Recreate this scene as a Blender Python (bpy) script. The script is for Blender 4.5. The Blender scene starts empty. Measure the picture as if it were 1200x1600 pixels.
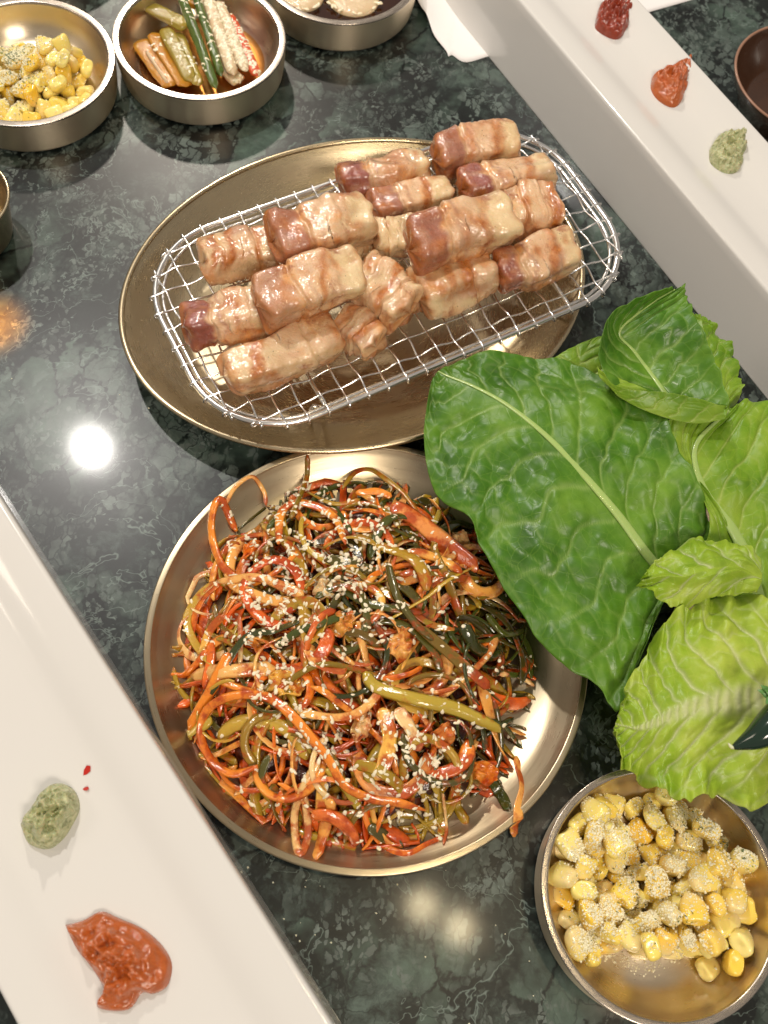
import bpy, math, random
import numpy as np
from mathutils import Vector, Matrix, noise
from mathutils.bvhtree import BVHTree

random.seed(7)
RNG = np.random.RandomState(11)
scene = bpy.context.scene
COL = scene.collection
CM = 0.01                      # every helper below works in centimetres

# ------------------------------------------------------------------ camera
CAM_H, FPX = 45.3, 1500.0
TILT, ROLL = math.radians(24.2), math.radians(12.0)
_ct, _st, _cr, _sr = math.cos(TILT), math.sin(TILT), math.cos(ROLL), math.sin(ROLL)
X_ = Vector((1, 0, 0)); UP_ = Vector((0, _ct, _st)); FW_ = Vector((0, _st, -_ct))
right = X_ * _cr + UP_ * _sr
up = -X_ * _sr + UP_ * _cr
cam = bpy.data.cameras.new('camera'); cam_ob = bpy.data.objects.new('camera', cam); COL.objects.link(cam_ob)
cam.sensor_fit = 'VERTICAL'; cam.sensor_height = 24.0; cam.lens = 24.0 * FPX / 1600.0
m = Matrix((right, up, -FW_)).transposed().to_4x4()
m.translation = Vector((0, 0, CAM_H * CM)); cam_ob.matrix_world = m
cam.clip_start = 0.01; cam.clip_end = 50
cam.dof.use_dof = True; cam.dof.focus_distance = 0.47; cam.dof.aperture_fstop = 9.0
scene.camera = cam_ob

# ------------------------------------------------------------------ world, lamps, exposure
w = bpy.data.worlds.new('World'); scene.world = w; w.use_nodes = True
bg = w.node_tree.nodes['Background']
bg.inputs[0].default_value = (1.0, 0.90, 0.80, 1); bg.inputs[1].default_value = 0.30
scene.view_settings.view_transform = 'Standard'; scene.view_settings.look = 'None'
scene.view_settings.exposure = 0.0; scene.view_settings.gamma = 1.0

def lamp(name, loc, power, radius, color):
    l = bpy.data.lights.new(name, 'POINT'); l.energy = power; l.shadow_soft_size = radius * CM; l.color = color
    o = bpy.data.objects.new(name, l); o.location = Vector(loc) * CM; COL.objects.link(o); return o
def panel(name, loc, target, power, sx, sy, color):
    l = bpy.data.lights.new(name, 'AREA'); l.shape = 'RECTANGLE'; l.size = sx * CM; l.size_y = sy * CM
    l.energy = power; l.color = color
    o = bpy.data.objects.new(name, l); o.location = Vector(loc) * CM
    o.rotation_euler = (Vector(target) - Vector(loc)).to_track_quat('-Z', 'Y').to_euler(); COL.objects.link(o); return o
lamp('ceiling_lamp', (-59, 150, 105), 37.0, 3.0, (1.0, 0.90, 0.77))
lamp('ceiling_lamp', (-15.5 - .342 * 130, 20.5 + .4517 * 130, 130), 33.0, 2.2, (1.0, 0.95, 0.89))
sp = bpy.data.lights.new('amber_glow_spot', 'SPOT'); sp.energy = 480.0; sp.color = (1.0, .30, .0); sp.spot_size = math.radians(2.1); sp.spot_blend = 1.0; sp.shadow_soft_size = .01  # added narrow spot, imitates an amber glow cast on the marble
so = bpy.data.objects.new('amber_glow_spot', sp); so.location = Vector((-25, 58, 80)) * CM
so.rotation_euler = (Vector((-22.9, 26.4, 0)) - Vector((-25, 58, 80))).to_track_quat('-Z', 'Y').to_euler(); COL.objects.link(so)
lamp('ceiling_lamp', (5.25 + .116 * 190, 2.18 + .048 * 190, 190), 6.0, 3.2, (1.0, 0.82, 0.5))
lamp('ceiling_lamp', (7.0 + .155 * 190, 1.6 + .0354 * 190, 190), 6.0, 3.2, (1.0, 0.82, 0.5))
panel('fill_panel', (60, -90, 150), (0, 25, 0), 17.0, 60, 30, (1.0, 0.88, 0.74))  # added unseen fill from the front, brightens the metal and bowl walls
panel('fill_panel', (-140, 10, 130), (0, 25, 0), 3.0, 40, 40, (1.0, 0.86, 0.70))  # weaker unseen fill added from the left

# ------------------------------------------------------------------ pixel of the 1200x1600 photograph -> point on a level z (cm)
def at(px, py, z=0.0):
    u, v = px - 600.0, 800.0 - py
    u, v = _cr * u - _sr * v, _sr * u + _cr * v
    dx, dy, dz = u / FPX, v / FPX * _ct + _st, v / FPX * _st - _ct
    k = (z - CAM_H) / dz
    return Vector((dx * k, dy * k, z))

# ------------------------------------------------------------------ mesh helpers
def mesh_data(name, V, F, mat, attrs=None, smooth=True):
    me = bpy.data.meshes.new(name)
    me.from_pydata([tuple(v) for v in V], [], F)
    if smooth: me.polygons.foreach_set('use_smooth', [True] * len(me.polygons))
    if mat is not None: me.materials.append(mat)
    for k, a in (attrs or {}).items():
        at_ = me.attributes.new(k, 'FLOAT', 'POINT'); at_.data.foreach_set('value', np.asarray(a, dtype=np.float32))
    me.update(); return me
def tag(o, label=None, cat=None, group=None, kind=None):
    if label: o['label'] = label
    if cat: o['category'] = cat
    if group: o['group'] = group
    if kind: o['kind'] = kind
    return o
def empty(name, loc, rz=0.0):
    o = bpy.data.objects.new(name, None); o.location = Vector(loc) * CM; o.rotation_euler = (0, 0, rz)
    o.empty_display_size = 0.02; COL.objects.link(o); return o
def obj(name, V, F, mat, parent=None, attrs=None, smooth=True, origin=None):
    """V in cm, world coordinates; a child of an unrotated Empty gets coordinates relative to it."""
    V = np.asarray([tuple(v) for v in V], dtype=float) * CM
    if parent is not None:
        V = V - np.array(parent.location); loc = (0, 0, 0)
    else:
        if origin is None: origin = (V[:, 0].mean(), V[:, 1].mean(), V[:, 2].min())
        else: origin = np.array(origin) * CM
        V = V - np.array(origin); loc = origin
    o = bpy.data.objects.new(name, mesh_data(name, V, F, mat, attrs, smooth))
    o.location = loc; o.parent = parent; COL.objects.link(o); return o
def grid_faces(n, m_, closed_v=False, closed_u=False):
    F = []
    for i in range(n if closed_u else n - 1):
        for j in range(m_ if closed_v else m_ - 1):
            a = i * m_ + j; b = i * m_ + (j + 1) % m_
            c = ((i + 1) % n) * m_ + (j + 1) % m_; d = ((i + 1) % n) * m_ + j
            F.append((a, b, c, d))
    return F
def lathe(profile, c, n=96, sx=1.0, sy=1.0, rot=0.0, wob=0.0):
    """profile: (r, z) list, outside to inside; caps where r == 0 left as tiny rings"""
    V = []; cr, sr = math.cos(rot), math.sin(rot)
    for r, z in profile:
        for k in range(n):
            a = 2 * math.pi * k / n
            x, y = r * sx * math.cos(a), r * sy * math.sin(a)
            V.append((c[0] + x * cr - y * sr, c[1] + x * sr + y * cr, z + c[2]))
    return V, grid_faces(len(profile), n, closed_v=True)
def catmull(P, n):
    P = [np.array(p, float) for p in P]
    P = [2 * P[0] - P[1]] + P + [2 * P[-1] - P[-2]]
    L = len(P) - 3; out = []
    for i in range(n):
        t = i / (n - 1) * L; k = min(int(t), L - 1); t -= k
        a, b, c, d = P[k:k + 4]
        out.append(.5 * ((2 * b) + (-a + c) * t + (2 * a - 5 * b + 4 * c - d) * t * t + (-a + 3 * b - 3 * c + d) * t ** 3))
    return np.array(out)
def tube(P, r, ns=8, closed=False, cap=True):
    """round wire along the points P"""
    P = np.array([tuple(p) for p in P], float); n = len(P); V = []
    if np.isscalar(r): r = [r] * n
    up0 = np.array([0, 0, 1.0])
    for i in range(n):
        if closed: T = P[(i + 1) % n] - P[i - 1]
        else: T = P[min(i + 1, n - 1)] - P[max(i - 1, 0)]
        T /= np.linalg.norm(T) + 1e-12
        u = np.cross(T, up0)
        if np.linalg.norm(u) < 1e-3: u = np.cross(T, [1, 0, 0])
        u /= np.linalg.norm(u); v = np.cross(u, T)
        for k in range(ns):
            a = 2 * math.pi * k / ns
            V.append(P[i] + r[i] * (u * math.cos(a) + v * math.sin(a)))
    F = grid_faces(n, ns, closed_v=True, closed_u=closed)
    if cap and not closed:
        F.append(tuple(range(ns))[::-1]); F.append(tuple((n - 1) * ns + k for k in range(ns)))
    return V, F
def join(parts):
    V = []; F = []
    for v, f in parts:
        o = len(V); V += [tuple(p) for p in v]; F += [tuple(i + o for i in q) for q in f]
    return V, F
def nz(p, s=1.0, seed=0.0):
    return noise.noise(Vector((p[0] * s + seed, p[1] * s - seed * .7, p[2] * s + seed * 1.3)))
def fbm(p, s, seed=0.0, o=3):
    a = 1; t = 0
    for k in range(o):
        t += a * nz(p, s * 2 ** k, seed + 17 * k); a *= .5
    return t

# ------------------------------------------------------------------ material helpers
class NT:
    def __init__(s, name):
        s.m = bpy.data.materials.new(name); s.m.use_nodes = True; s.t = s.m.node_tree; s.n = s.t.nodes; s.l = s.t.links
        s.b = s.n['Principled BSDF']; s.out = s.n['Material Output']
        s.tc = s.n.new('ShaderNodeTexCoord')
    def put(s, sock, v):
        if hasattr(v, 'is_output') or isinstance(v, bpy.types.NodeSocket): s.l.new(v, sock)
        elif isinstance(v, (tuple, list)) and len(v) == 3 and sock.type == 'RGBA': sock.default_value = (*v, 1)
        else: sock.default_value = v
    def set(s, **k):
        for a, v in k.items(): s.put(s.b.inputs[a.replace('_', ' ')], v)
        if 'Normal' in k and s.m.name not in ('green_marble', 'white_porcelain'): s.put(s.b.inputs['Coat Normal'], k['Normal'])
        return s
    def mapping(s, scale=(1, 1, 1), coord='Object', rot=(0, 0, 0), vec=None):
        mp = s.n.new('ShaderNodeMapping'); s.l.new(vec or s.tc.outputs[coord], mp.inputs[0])
        mp.inputs['Scale'].default_value = scale; mp.inputs['Rotation'].default_value = rot; return mp.outputs[0]
    def noise(s, scale, detail=3, rough=.5, vec=None, dist=0, dim='3D'):
        q = s.n.new('ShaderNodeTexNoise'); q.inputs['Scale'].default_value = scale; q.inputs['Detail'].default_value = detail
        q.inputs['Roughness'].default_value = rough; q.inputs['Distortion'].default_value = dist
        s.l.new(vec or s.tc.outputs['Object'], q.inputs['Vector']); return q
    def vor(s, scale, vec=None, feature='F1', rand=1.0):
        q = s.n.new('ShaderNodeTexVoronoi'); q.feature = feature; q.inputs['Scale'].default_value = scale
        q.inputs['Randomness'].default_value = rand
        s.l.new(vec or s.tc.outputs['Object'], q.inputs['Vector']); return q
    def ramp(s, fac, pts, interp='LINEAR'):
        q = s.n.new('ShaderNodeValToRGB'); e = q.color_ramp.elements; q.color_ramp.interpolation = interp
        while len(e) < len(pts): e.new(.5)
        for i, (p, c) in enumerate(pts):
            e[i].position = p; e[i].color = (*c, 1) if isinstance(c, (tuple, list)) else (c, c, c, 1)
        s.l.new(fac, q.inputs[0]); return q.outputs[0]
    def mix(s, fac, a, b, mode='MIX'):
        q = s.n.new('ShaderNodeMix'); q.data_type = 'RGBA'; q.blend_type = mode
        s.put(q.inputs[0], fac); s.put(q.inputs[6], a); s.put(q.inputs[7], b); return q.outputs[2]
    def math(s, op, a, b=0.0, clamp=False):
        q = s.n.new('ShaderNodeMath'); q.operation = op; q.use_clamp = clamp; s.put(q.inputs[0], a); s.put(q.inputs[1], b); return q.outputs[0]
    def attr(s, name):
        q = s.n.new('ShaderNodeAttribute'); q.attribute_name = name; return q.outputs['Fac']
    def rnd(s):
        q = s.n.new('ShaderNodeObjectInfo'); return q.outputs['Random']
    def bump(s, h, strength=.3, dist=.001, normal=None):
        q = s.n.new('ShaderNodeBump'); q.inputs['Strength'].default_value = strength; q.inputs['Distance'].default_value = dist
        s.l.new(h, q.inputs['Height'])
        if normal: s.l.new(normal, q.inputs['Normal'])
        return q.outputs[0]

# ------------------------------------------------------------------ materials
def mat_marble():
    s = NT('green_marble')
    def warped(src, amp, sc, dt):
        q = s.n.new('ShaderNodeVectorMath'); q.operation = 'MULTIPLY_ADD'
        s.l.new(s.noise(sc, dt, .6).outputs['Color'], q.inputs[0]); q.inputs[1].default_value = (amp, amp, amp)
        s.l.new(src, q.inputs[2]); return q.outputs[0]
    P0 = s.tc.outputs['Object']
    v = warped(P0, .016, 45, 3); v2 = warped(v, .0022, 420, 2)
    sq = s.mapping((1, .62, 1), vec=v2, rot=(0, 0, .5))
    col = s.ramp(s.noise(30, 7, .72, v).outputs[0], [(.42, (.0015, .003, .003)), (.54, (.007, .012, .011)), (.60, (.028, .042, .037)), (.70, (.08, .115, .10))])
    for sc, lo, hi, edge, c, ms, mseed in ((40, .48, .50, .025, (.10, .155, .125), 9, 3), (95, .48, .51, .05, (.12, .165, .145), 13, 8), (230, .46, .50, .07, (.16, .205, .185), 16, 1), (430, .62, .67, .09, (.15, .185, .17), 20, 5)):
        q = s.vor(sc, sq); e = s.vor(sc, sq, 'DISTANCE_TO_EDGE')
        sep = s.n.new('ShaderNodeSeparateColor'); s.l.new(q.outputs['Color'], sep.inputs[0])
        mask = s.math('MULTIPLY', s.ramp(sep.outputs[0], [(lo, 0.), (hi, 1.)]), s.ramp(e.outputs['Distance'], [(edge * .5, 0.), (edge * 1.6, 1.)]))
        big = s.ramp(s.noise(ms, 5, .65, s.mapping((1, 1, 1), rot=(0, 0, mseed))).outputs[0], [(.48, 0.), (.60, 1.)])
        tone = s.mix(s.noise(210, 5, .75, v).outputs[0], tuple(k * .05 for k in c), tuple(k * 1.5 for k in c))
        tone = s.mix(sep.outputs[1], tone, tuple(k * .5 for k in c))
        col = s.mix(s.math('MULTIPLY', mask, big), col, tone)
    e = s.vor(95, v2, 'DISTANCE_TO_EDGE')
    crack = s.ramp(e.outputs['Distance'], [(0., .9), (.045, 0.)])
    col = s.mix(s.math('MULTIPLY', crack, s.ramp(s.noise(10, 3).outputs[0], [(.45, 0.), (.6, 1.)])), col, (.004, .007, .007))
    vn = s.noise(14, 5, .6, v, dist=.6)
    vein = s.ramp(vn.outputs[0], [(.496, 0.), (.5, .8), (.504, 0.)])
    col = s.mix(vein, col, (.16, .21, .19))
    # dusty wiping streaks that catch the lamp
    st = s.noise(60, 3, .6, s.mapping((1, .05, 1), rot=(0, 0, .2)))
    fine = s.noise(1500, 2, .7)
    rg = s.math('ADD', s.math('MULTIPLY', s.noise(18, 3).outputs[0], .10), .28)
    s.set(Base_Color=col, Roughness=rg, Coat_Weight=.18, Coat_Roughness=.085)
    s.put(s.b.inputs['Specular IOR Level'], .38)
    h = s.math('ADD', s.math('MULTIPLY', fine.outputs[0], .6), s.math('MULTIPLY', st.outputs[0], .4))
    s.set(Normal=s.bump(h, .12, .0004))
    return s.m

def mat_steel(name, c=(.60, .56, .50), rough=.26, aniso=.75, spread=.06, vertical=False):
    s = NT(name)
    tg = s.n.new('ShaderNodeTangent'); tg.direction_type = 'RADIAL'; tg.axis = 'Z'
    # lathe lines: noise over (radius, height), slowly varying round the axis
    sx = s.n.new('ShaderNodeSeparateXYZ'); s.l.new(s.tc.outputs['Object'], sx.inputs[0])
    rad = s.math('SQRT', s.math('ADD', s.math('POWER', sx.outputs[0], 2.0), s.math('POWER', sx.outputs[1], 2.0)))
    ang = s.math('ARCTAN2', sx.outputs[1], sx.outputs[0])
    cb = s.n.new('ShaderNodeCombineXYZ'); s.l.new(s.math('MULTIPLY', rad, 1.0), cb.inputs[0])
    s.l.new(s.math('MULTIPLY', ang, .004), cb.inputs[1]); s.l.new(sx.outputs[2], cb.inputs[2])
    ln = s.noise(1800, 2, .6, cb.outputs[0])
    sm = s.noise(40, 4, .6)
    rg = s.math('ADD', s.math('MULTIPLY', ln.outputs[0], spread * 2), s.math('ADD', s.math('MULTIPLY', sm.outputs[0], spread * 2), rough - spread * 2))
    col = s.mix(s.noise(25, 5, .6).outputs[0], tuple(k * .86 for k in c), tuple(min(1, k * 1.1) for k in c))
    s.set(Base_Color=col, Metallic=1.0, Roughness=rg, Anisotropic=aniso, Anisotropic_Rotation=.25, Tangent=tg.outputs[0])
    s.set(Normal=s.bump(ln.outputs[0], .10, .0003))
    return s.m

def mat_simple(name, c, rough=.4, metal=0., sss=0., coat=0., var=.15, nscale=60, bump=0., bscale=300, spec=.5, radius=(1, .5, .3)):
    s = NT(name)
    n = s.noise(nscale, 4, .6)
    col = s.mix(n.outputs[0], tuple(k * (1 - var) for k in c), tuple(min(1, k * (1 + var)) for k in c))
    s.set(Base_Color=col, Roughness=rough, Metallic=metal, Subsurface_Weight=sss, Subsurface_Scale=.002, Coat_Weight=coat, Coat_Roughness=.08)
    s.b.inputs['Subsurface Radius'].default_value = radius
    s.put(s.b.inputs['Specular IOR Level'], spec)
    if bump: s.set(Normal=s.bump(s.noise(bscale, 4, .6).outputs[0], bump, .0006))
    return s.m

M = {}
M['marble'] = mat_marble()
M['steel'] = mat_steel('brushed_steel', (.70, .60, .46), .30, .7)
M['steel_wall'] = mat_steel('brushed_steel_wall', (.84, .72, .54), .38, .8, .04)
M['steel_rim'] = mat_steel('worn_steel_rim', (.50, .44, .38), .26, .3, .08)
M['champagne'] = mat_steel('brushed_champagne_steel', (.52, .43, .29), .30, .7)
M['gold'] = mat_steel('satin_gold_steel', (.58, .475, .31), .28, .5)
M['wire'] = mat_simple('polished_wire', (.92, .90, .88), .22, 1.0, var=.1)
def mat_porcelain():
    s = NT('white_porcelain')
    s.set(Base_Color=s.mix(s.noise(6, 3).outputs[0], (.68, .665, .64), (.73, .72, .70)), Roughness=.14, Coat_Weight=.5, Coat_Roughness=.04)
    s.set(Normal=s.bump(s.noise(30, 2, .5).outputs[0], .06, .002)); return s.m
M['porcelain'] = mat_porcelain()
M['paper'] = mat_simple('white_paper', (.84, .82, .82), .75, var=.03, bump=.15, bscale=900)
M['brown_glaze'] = mat_simple('brown_glaze', (.055, .022, .010), .22, coat=.4, var=.25)
M['brown_rim'] = mat_simple('worn_brown_rim', (.32, .17, .11), .3, var=.2)

def mat_meat():
    """red: lean end, char: griddle marks, fat: translucent fat"""
    s = NT('grilled_pork')
    red, char, fat = s.attr('red'), s.attr('char'), s.attr('fat')
    fib = s.noise(700, 4, .7, s.mapping((.35, 1, 1)))
    base = s.mix(s.noise(120, 4, .6).outputs[0], (.56, .28, .11), (.93, .68, .44))
    base = s.mix(s.ramp(s.noise(70, 3, .5).outputs[0], [(.48, 0.), (.64, .8)]), base, (.78, .33, .07))
    base = s.mix(fat, base, s.mix(s.noise(90, 3).outputs[0], (.68, .46, .20), (.90, .72, .46)))
    lean = s.mix(fib.outputs[0], (.11, .018, .012), (.46, .12, .08))
    col = s.mix(s.math('MULTIPLY', red, 1.0, True), base, lean)
    ch = s.math('MULTIPLY', char, s.ramp(s.noise(220, 4, .7).outputs[0], [(.25, .45), (.5, 1.)]), True)
    col = s.mix(s.math('MULTIPLY', ch, 1.0), col, s.mix(s.noise(300, 2).outputs[0], (.24, .045, .008), (.76, .27, .04)))
    col = s.mix(s.ramp(s.noise(55, 5, .7, dist=.5).outputs[0], [(.54, 0.), (.64, .8)]), col, (.34, .09, .02))
    spk = s.ramp(s.vor(260).outputs['Distance'], [(.05, 1.), (.085, 0.)])
    col = s.mix(s.math('MULTIPLY', spk, .75), col, (.05, .018, .01))
    s.set(Base_Color=col, Roughness=s.ramp(s.noise(150, 3).outputs[0], [(.35, .17), (.65, .42)]), Subsurface_Weight=.22, Subsurface_Scale=.003, Coat_Weight=1.0, Coat_Roughness=.04)
    s.b.inputs['Subsurface Radius'].default_value = (1, .4, .2)
    h = s.math('ADD', s.math('MULTIPLY', fib.outputs[0], .9), s.math('ADD', s.noise(260, 5, .65).outputs[0], s.math('MULTIPLY', s.noise(1500, 2, .6).outputs[0], .45)))
    s.set(Normal=s.bump(h, .5, .0010)); s.l.new(s.bump(s.math('ADD', s.noise(330, 3, .6).outputs[0], s.math('MULTIPLY', s.noise(130, 2).outputs[0], 1.2)), .32, .0016), s.b.inputs['Coat Normal']); s.put(s.b.inputs['Specular IOR Level'], .6); s.b.inputs['Coat Roughness'].default_value = .10; s.b.inputs['Coat IOR'].default_value = 1.6; return s.m
M['meat'] = mat_meat()

def mat_strand(name, cols, sauce=.4, rough=.2):
    s = NT(name)
    r = s.rnd()
    c0 = s.ramp(r, [(i / (len(cols) - 1), c) for i, c in enumerate(cols)])
    st = s.noise(260, 3, .6, s.mapping((1, 1, 1)))
    c1 = s.mix(s.math('MULTIPLY', st.outputs[0], .8), c0, s.mix(.5, c0, (.9, .62, .32), 'MULTIPLY'))
    sa = s.ramp(s.noise(75, 4, .65).outputs[0], [(.62 - sauce * .3, 0.), (.74 - sauce * .3, 1.)])
    col = s.mix(s.math('MULTIPLY', sa, .88), c1, s.mix(s.noise(400, 2).outputs[0], (.26, .012, .003), (.66, .10, .008)))
    s.set(Base_Color=col, Roughness=rough, Subsurface_Weight=.25, Subsurface_Scale=.0015, Coat_Weight=.8, Coat_Roughness=.08)
    s.b.inputs['Subsurface Radius'].default_value = (1, .45, .2)
    s.set(Normal=s.bump(s.noise(350, 3, .6).outputs[0], .4, .0007)); return s.m
M['orange_strand'] = mat_strand('orange_sauced_strand', [(.90, .24, .02), (.92, .38, .05), (.92, .52, .16), (.80, .14, .012), (.92, .32, .03)], .56)
M['olive_strand'] = mat_strand('olive_scallion', [(.20, .13, .012), (.38, .27, .02), (.50, .30, .03), (.14, .09, .012)], .44)
M['green_strand'] = mat_strand('dark_green_scallion', [(.035, .042, .008), (.065, .09, .012), (.10, .085, .012), (.035, .03, .008)], .22)
M['pale_strand'] = mat_strand('pale_sauced_scallion', [(.90, .52, .16), (.92, .68, .34), (.88, .42, .09), (.90, .54, .10)], .54)
M['yellow_strand'] = mat_strand('yellow_green_scallion', [(.42, .36, .04), (.55, .40, .05), (.60, .36, .05)], .18)
M['sesame'] = mat_simple('sesame', (.94, .80, .58), .35, sss=.15, var=.12, nscale=300, coat=.2)
M['sauce_red'] = mat_simple('dark_red_paste', (.28, .035, .010), .16, sss=.2, coat=.8, var=.5, nscale=250, bump=.8, bscale=350)
M['sauce_orange'] = mat_simple('orange_red_paste', (.46, .105, .018), .2, sss=.25, coat=.7, var=.32, nscale=220, bump=.75, bscale=420)
M['flake_red'] = mat_simple('chilli_flake', (.5, .02, .01), .3, coat=.3)

def mat_wasabi():
    s = NT('wasabi_paste')
    n = s.noise(380, 4, .65, dist=.8)
    col = s.ramp(n.outputs[0], [(.34, (.17, .19, .07)), (.46, (.38, .40, .20)), (.62, (.55, .55, .32))])
    s.set(Base_Color=col, Roughness=.42, Subsurface_Weight=.25, Subsurface_Scale=.002, Coat_Weight=.15)
    s.set(Normal=s.bump(s.noise(330, 4, .6).outputs[0], .6, .0009)); return s.m
M['wasabi'] = mat_wasabi()

def mat_corn():
    s = NT('sweet_corn'); r = s.rnd(); tip = s.attr('tip')
    c0 = s.ramp(r, [(0, (.94, .62, .06)), (.35, (.94, .74, .16)), (.7, (.93, .80, .30)), (1, (.93, .58, .04))])
    col = s.mix(s.math('MULTIPLY', tip, .8), c0, (.84, .68, .34))
    s.set(Base_Color=col, Roughness=.24, Subsurface_Weight=.25, Subsurface_Scale=.002, Coat_Weight=.5, Coat_Roughness=.1)
    s.b.inputs['Subsurface Radius'].default_value = (1, .6, .15)
    s.set(Normal=s.bump(s.noise(220, 3, .6).outputs[0], .3, .0008)); return s.m
M['corn'] = mat_corn()
M['crumb'] = mat_simple('grated_cheese', (.96, .88, .66), .8, sss=.0, var=.12, nscale=400, bump=.6, bscale=1500)
M['herb'] = mat_simple('dried_herb', (.05, .11, .02), .7, var=.5, nscale=500)

def mat_leaf(name, dark, mid, light, veinc, rough=.35, trans=.28):
    s = NT(name); vein, pale = s.attr('vein'), s.attr('pale')
    n = s.noise(32, 5, .6)
    col = s.ramp(n.outputs[0], [(.30, dark), (.5, mid), (.72, light)])
    net = s.ramp(s.vor(150, feature='DISTANCE_TO_EDGE', vec=s.mapping((1, 1, 1))).outputs['Distance'], [(0., 1.), (.05, 0.)])
    col = s.mix(s.math('MULTIPLY', net, .25), col, light)
    col = s.mix(pale, col, light)
    col = s.mix(s.math('MULTIPLY', vein, .68), col, veinc)
    s.set(Base_Color=col, Roughness=s.ramp(s.noise(60, 3).outputs[0], [(.3, rough - .05), (.7, rough + .12)]), Subsurface_Weight=0)
    s.put(s.b.inputs['Specular IOR Level'], .55)
    nb = s.math('ADD', s.math('MULTIPLY', s.noise(95, 3, .5).outputs[0], .9), s.math('MULTIPLY', net, -.10))
    bp = s.bump(nb, .32, .0016)
    s.set(Normal=bp)
    tr = s.n.new('ShaderNodeBsdfTranslucent'); s.l.new(s.mix(1.0, col, (1.0, 1.0, .35), 'MULTIPLY'), tr.inputs[0]); s.l.new(bp, tr.inputs['Normal'])
    mx = s.n.new('ShaderNodeMixShader'); mx.inputs[0].default_value = trans
    s.l.new(s.b.outputs[0], mx.inputs[1]); s.l.new(tr.outputs[0], mx.inputs[2]); s.l.new(mx.outputs[0], s.out.inputs[0])
    return s.m
M['leaf_dark'] = mat_leaf('romaine_green', (.035, .125, .008), (.08, .235, .013), (.22, .42, .04), (.38, .55, .15))
M['leaf_mid'] = mat_leaf('romaine_mid_green', (.10, .25, .012), (.22, .42, .02), (.42, .58, .06), (.56, .66, .20), trans=.32)
M['leaf_light'] = mat_leaf('romaine_pale_green', (.20, .40, .02), (.40, .60, .035), (.62, .72, .12), (.80, .80, .55), trans=.35)
M['rib'] = mat_simple('leaf_rib', (.36, .50, .15), .3, sss=.1, var=.15, coat=.2, bump=.2)
M['rib_white'] = mat_simple('white_leaf_rib', (.70, .72, .48), .3, sss=.2, var=.12, coat=.3, bump=.3)
M['chilli_green'] = mat_simple('dark_green_chilli', (.008, .028, .016), .12, coat=.6, var=.3)
def mat_pickle(name, c1, c2, rough=.15):
    s = NT(name)
    s.set(Base_Color=s.mix(s.noise(110, 4, .6).outputs[0], c1, c2), Roughness=rough, Subsurface_Weight=.35, Subsurface_Scale=.003, Coat_Weight=.35, Coat_Roughness=.1)
    s.set(Normal=s.bump(s.noise(320, 4, .6).outputs[0], .6, .0012)); return s.m
M['pickle_olive'] = mat_pickle('olive_pickle', (.22, .17, .02), (.42, .30, .035))
M['pickle_amber'] = mat_pickle('amber_pickle', (.44, .17, .01), (.56, .27, .02))
M['pickle_green'] = mat_pickle('green_pickle_skin', (.035, .075, .012), (.12, .17, .02))
M['pickle_red'] = mat_pickle('red_pepper', (.55, .03, .01), (.70, .14, .03))
M['pickle_pale'] = mat_pickle('pale_onion', (.60, .42, .24), (.72, .58, .38))
def mat_glassy(name, c, rough=.02, tint=(1, 1, 1), fac=.5):
    """clear body whose shadow lets tinted light through"""
    s = NT(name); g = s.n.new('ShaderNodeBsdfTransparent'); g.inputs[0].default_value = (*tint, 1)
    s.set(Base_Color=c, Roughness=rough, Transmission_Weight=1.0, IOR=1.33)
    mx = s.n.new('ShaderNodeMixShader'); mx.inputs[0].default_value = fac
    s.l.new(s.b.outputs[0], mx.inputs[1]); s.l.new(g.outputs[0], mx.inputs[2]); s.l.new(mx.outputs[0], s.out.inputs[0]); return s.m
M['soy'] = mat_simple('soy_sauce', (.030, .008, .003), .06, var=.3, coat=.5)
M['brine'] = mat_glassy('pickle_brine', (.95, .60, .25), .03, (.95, .65, .35), .5)

# ------------------------------------------------------------------ table top
V = []; n = 2
tx0, tx1, ty0, ty1 = -110, 110, -60, 150
obj('table_top', [(tx0, ty0, 0), (tx1, ty0, 0), (tx1, ty1, 0), (tx0, ty1, 0), (tx0, ty0, -3), (tx1, ty0, -3), (tx1, ty1, -3), (tx0, ty1, -3)],
    [(0, 1, 2, 3), (7, 6, 5, 4), (0, 4, 5, 1), (1, 5, 6, 2), (2, 6, 7, 3), (3, 7, 4, 0)], M['marble'], smooth=False, origin=(0, 0, 0))
bpy.data.objects['table_top']['kind'] = 'structure'

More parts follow.
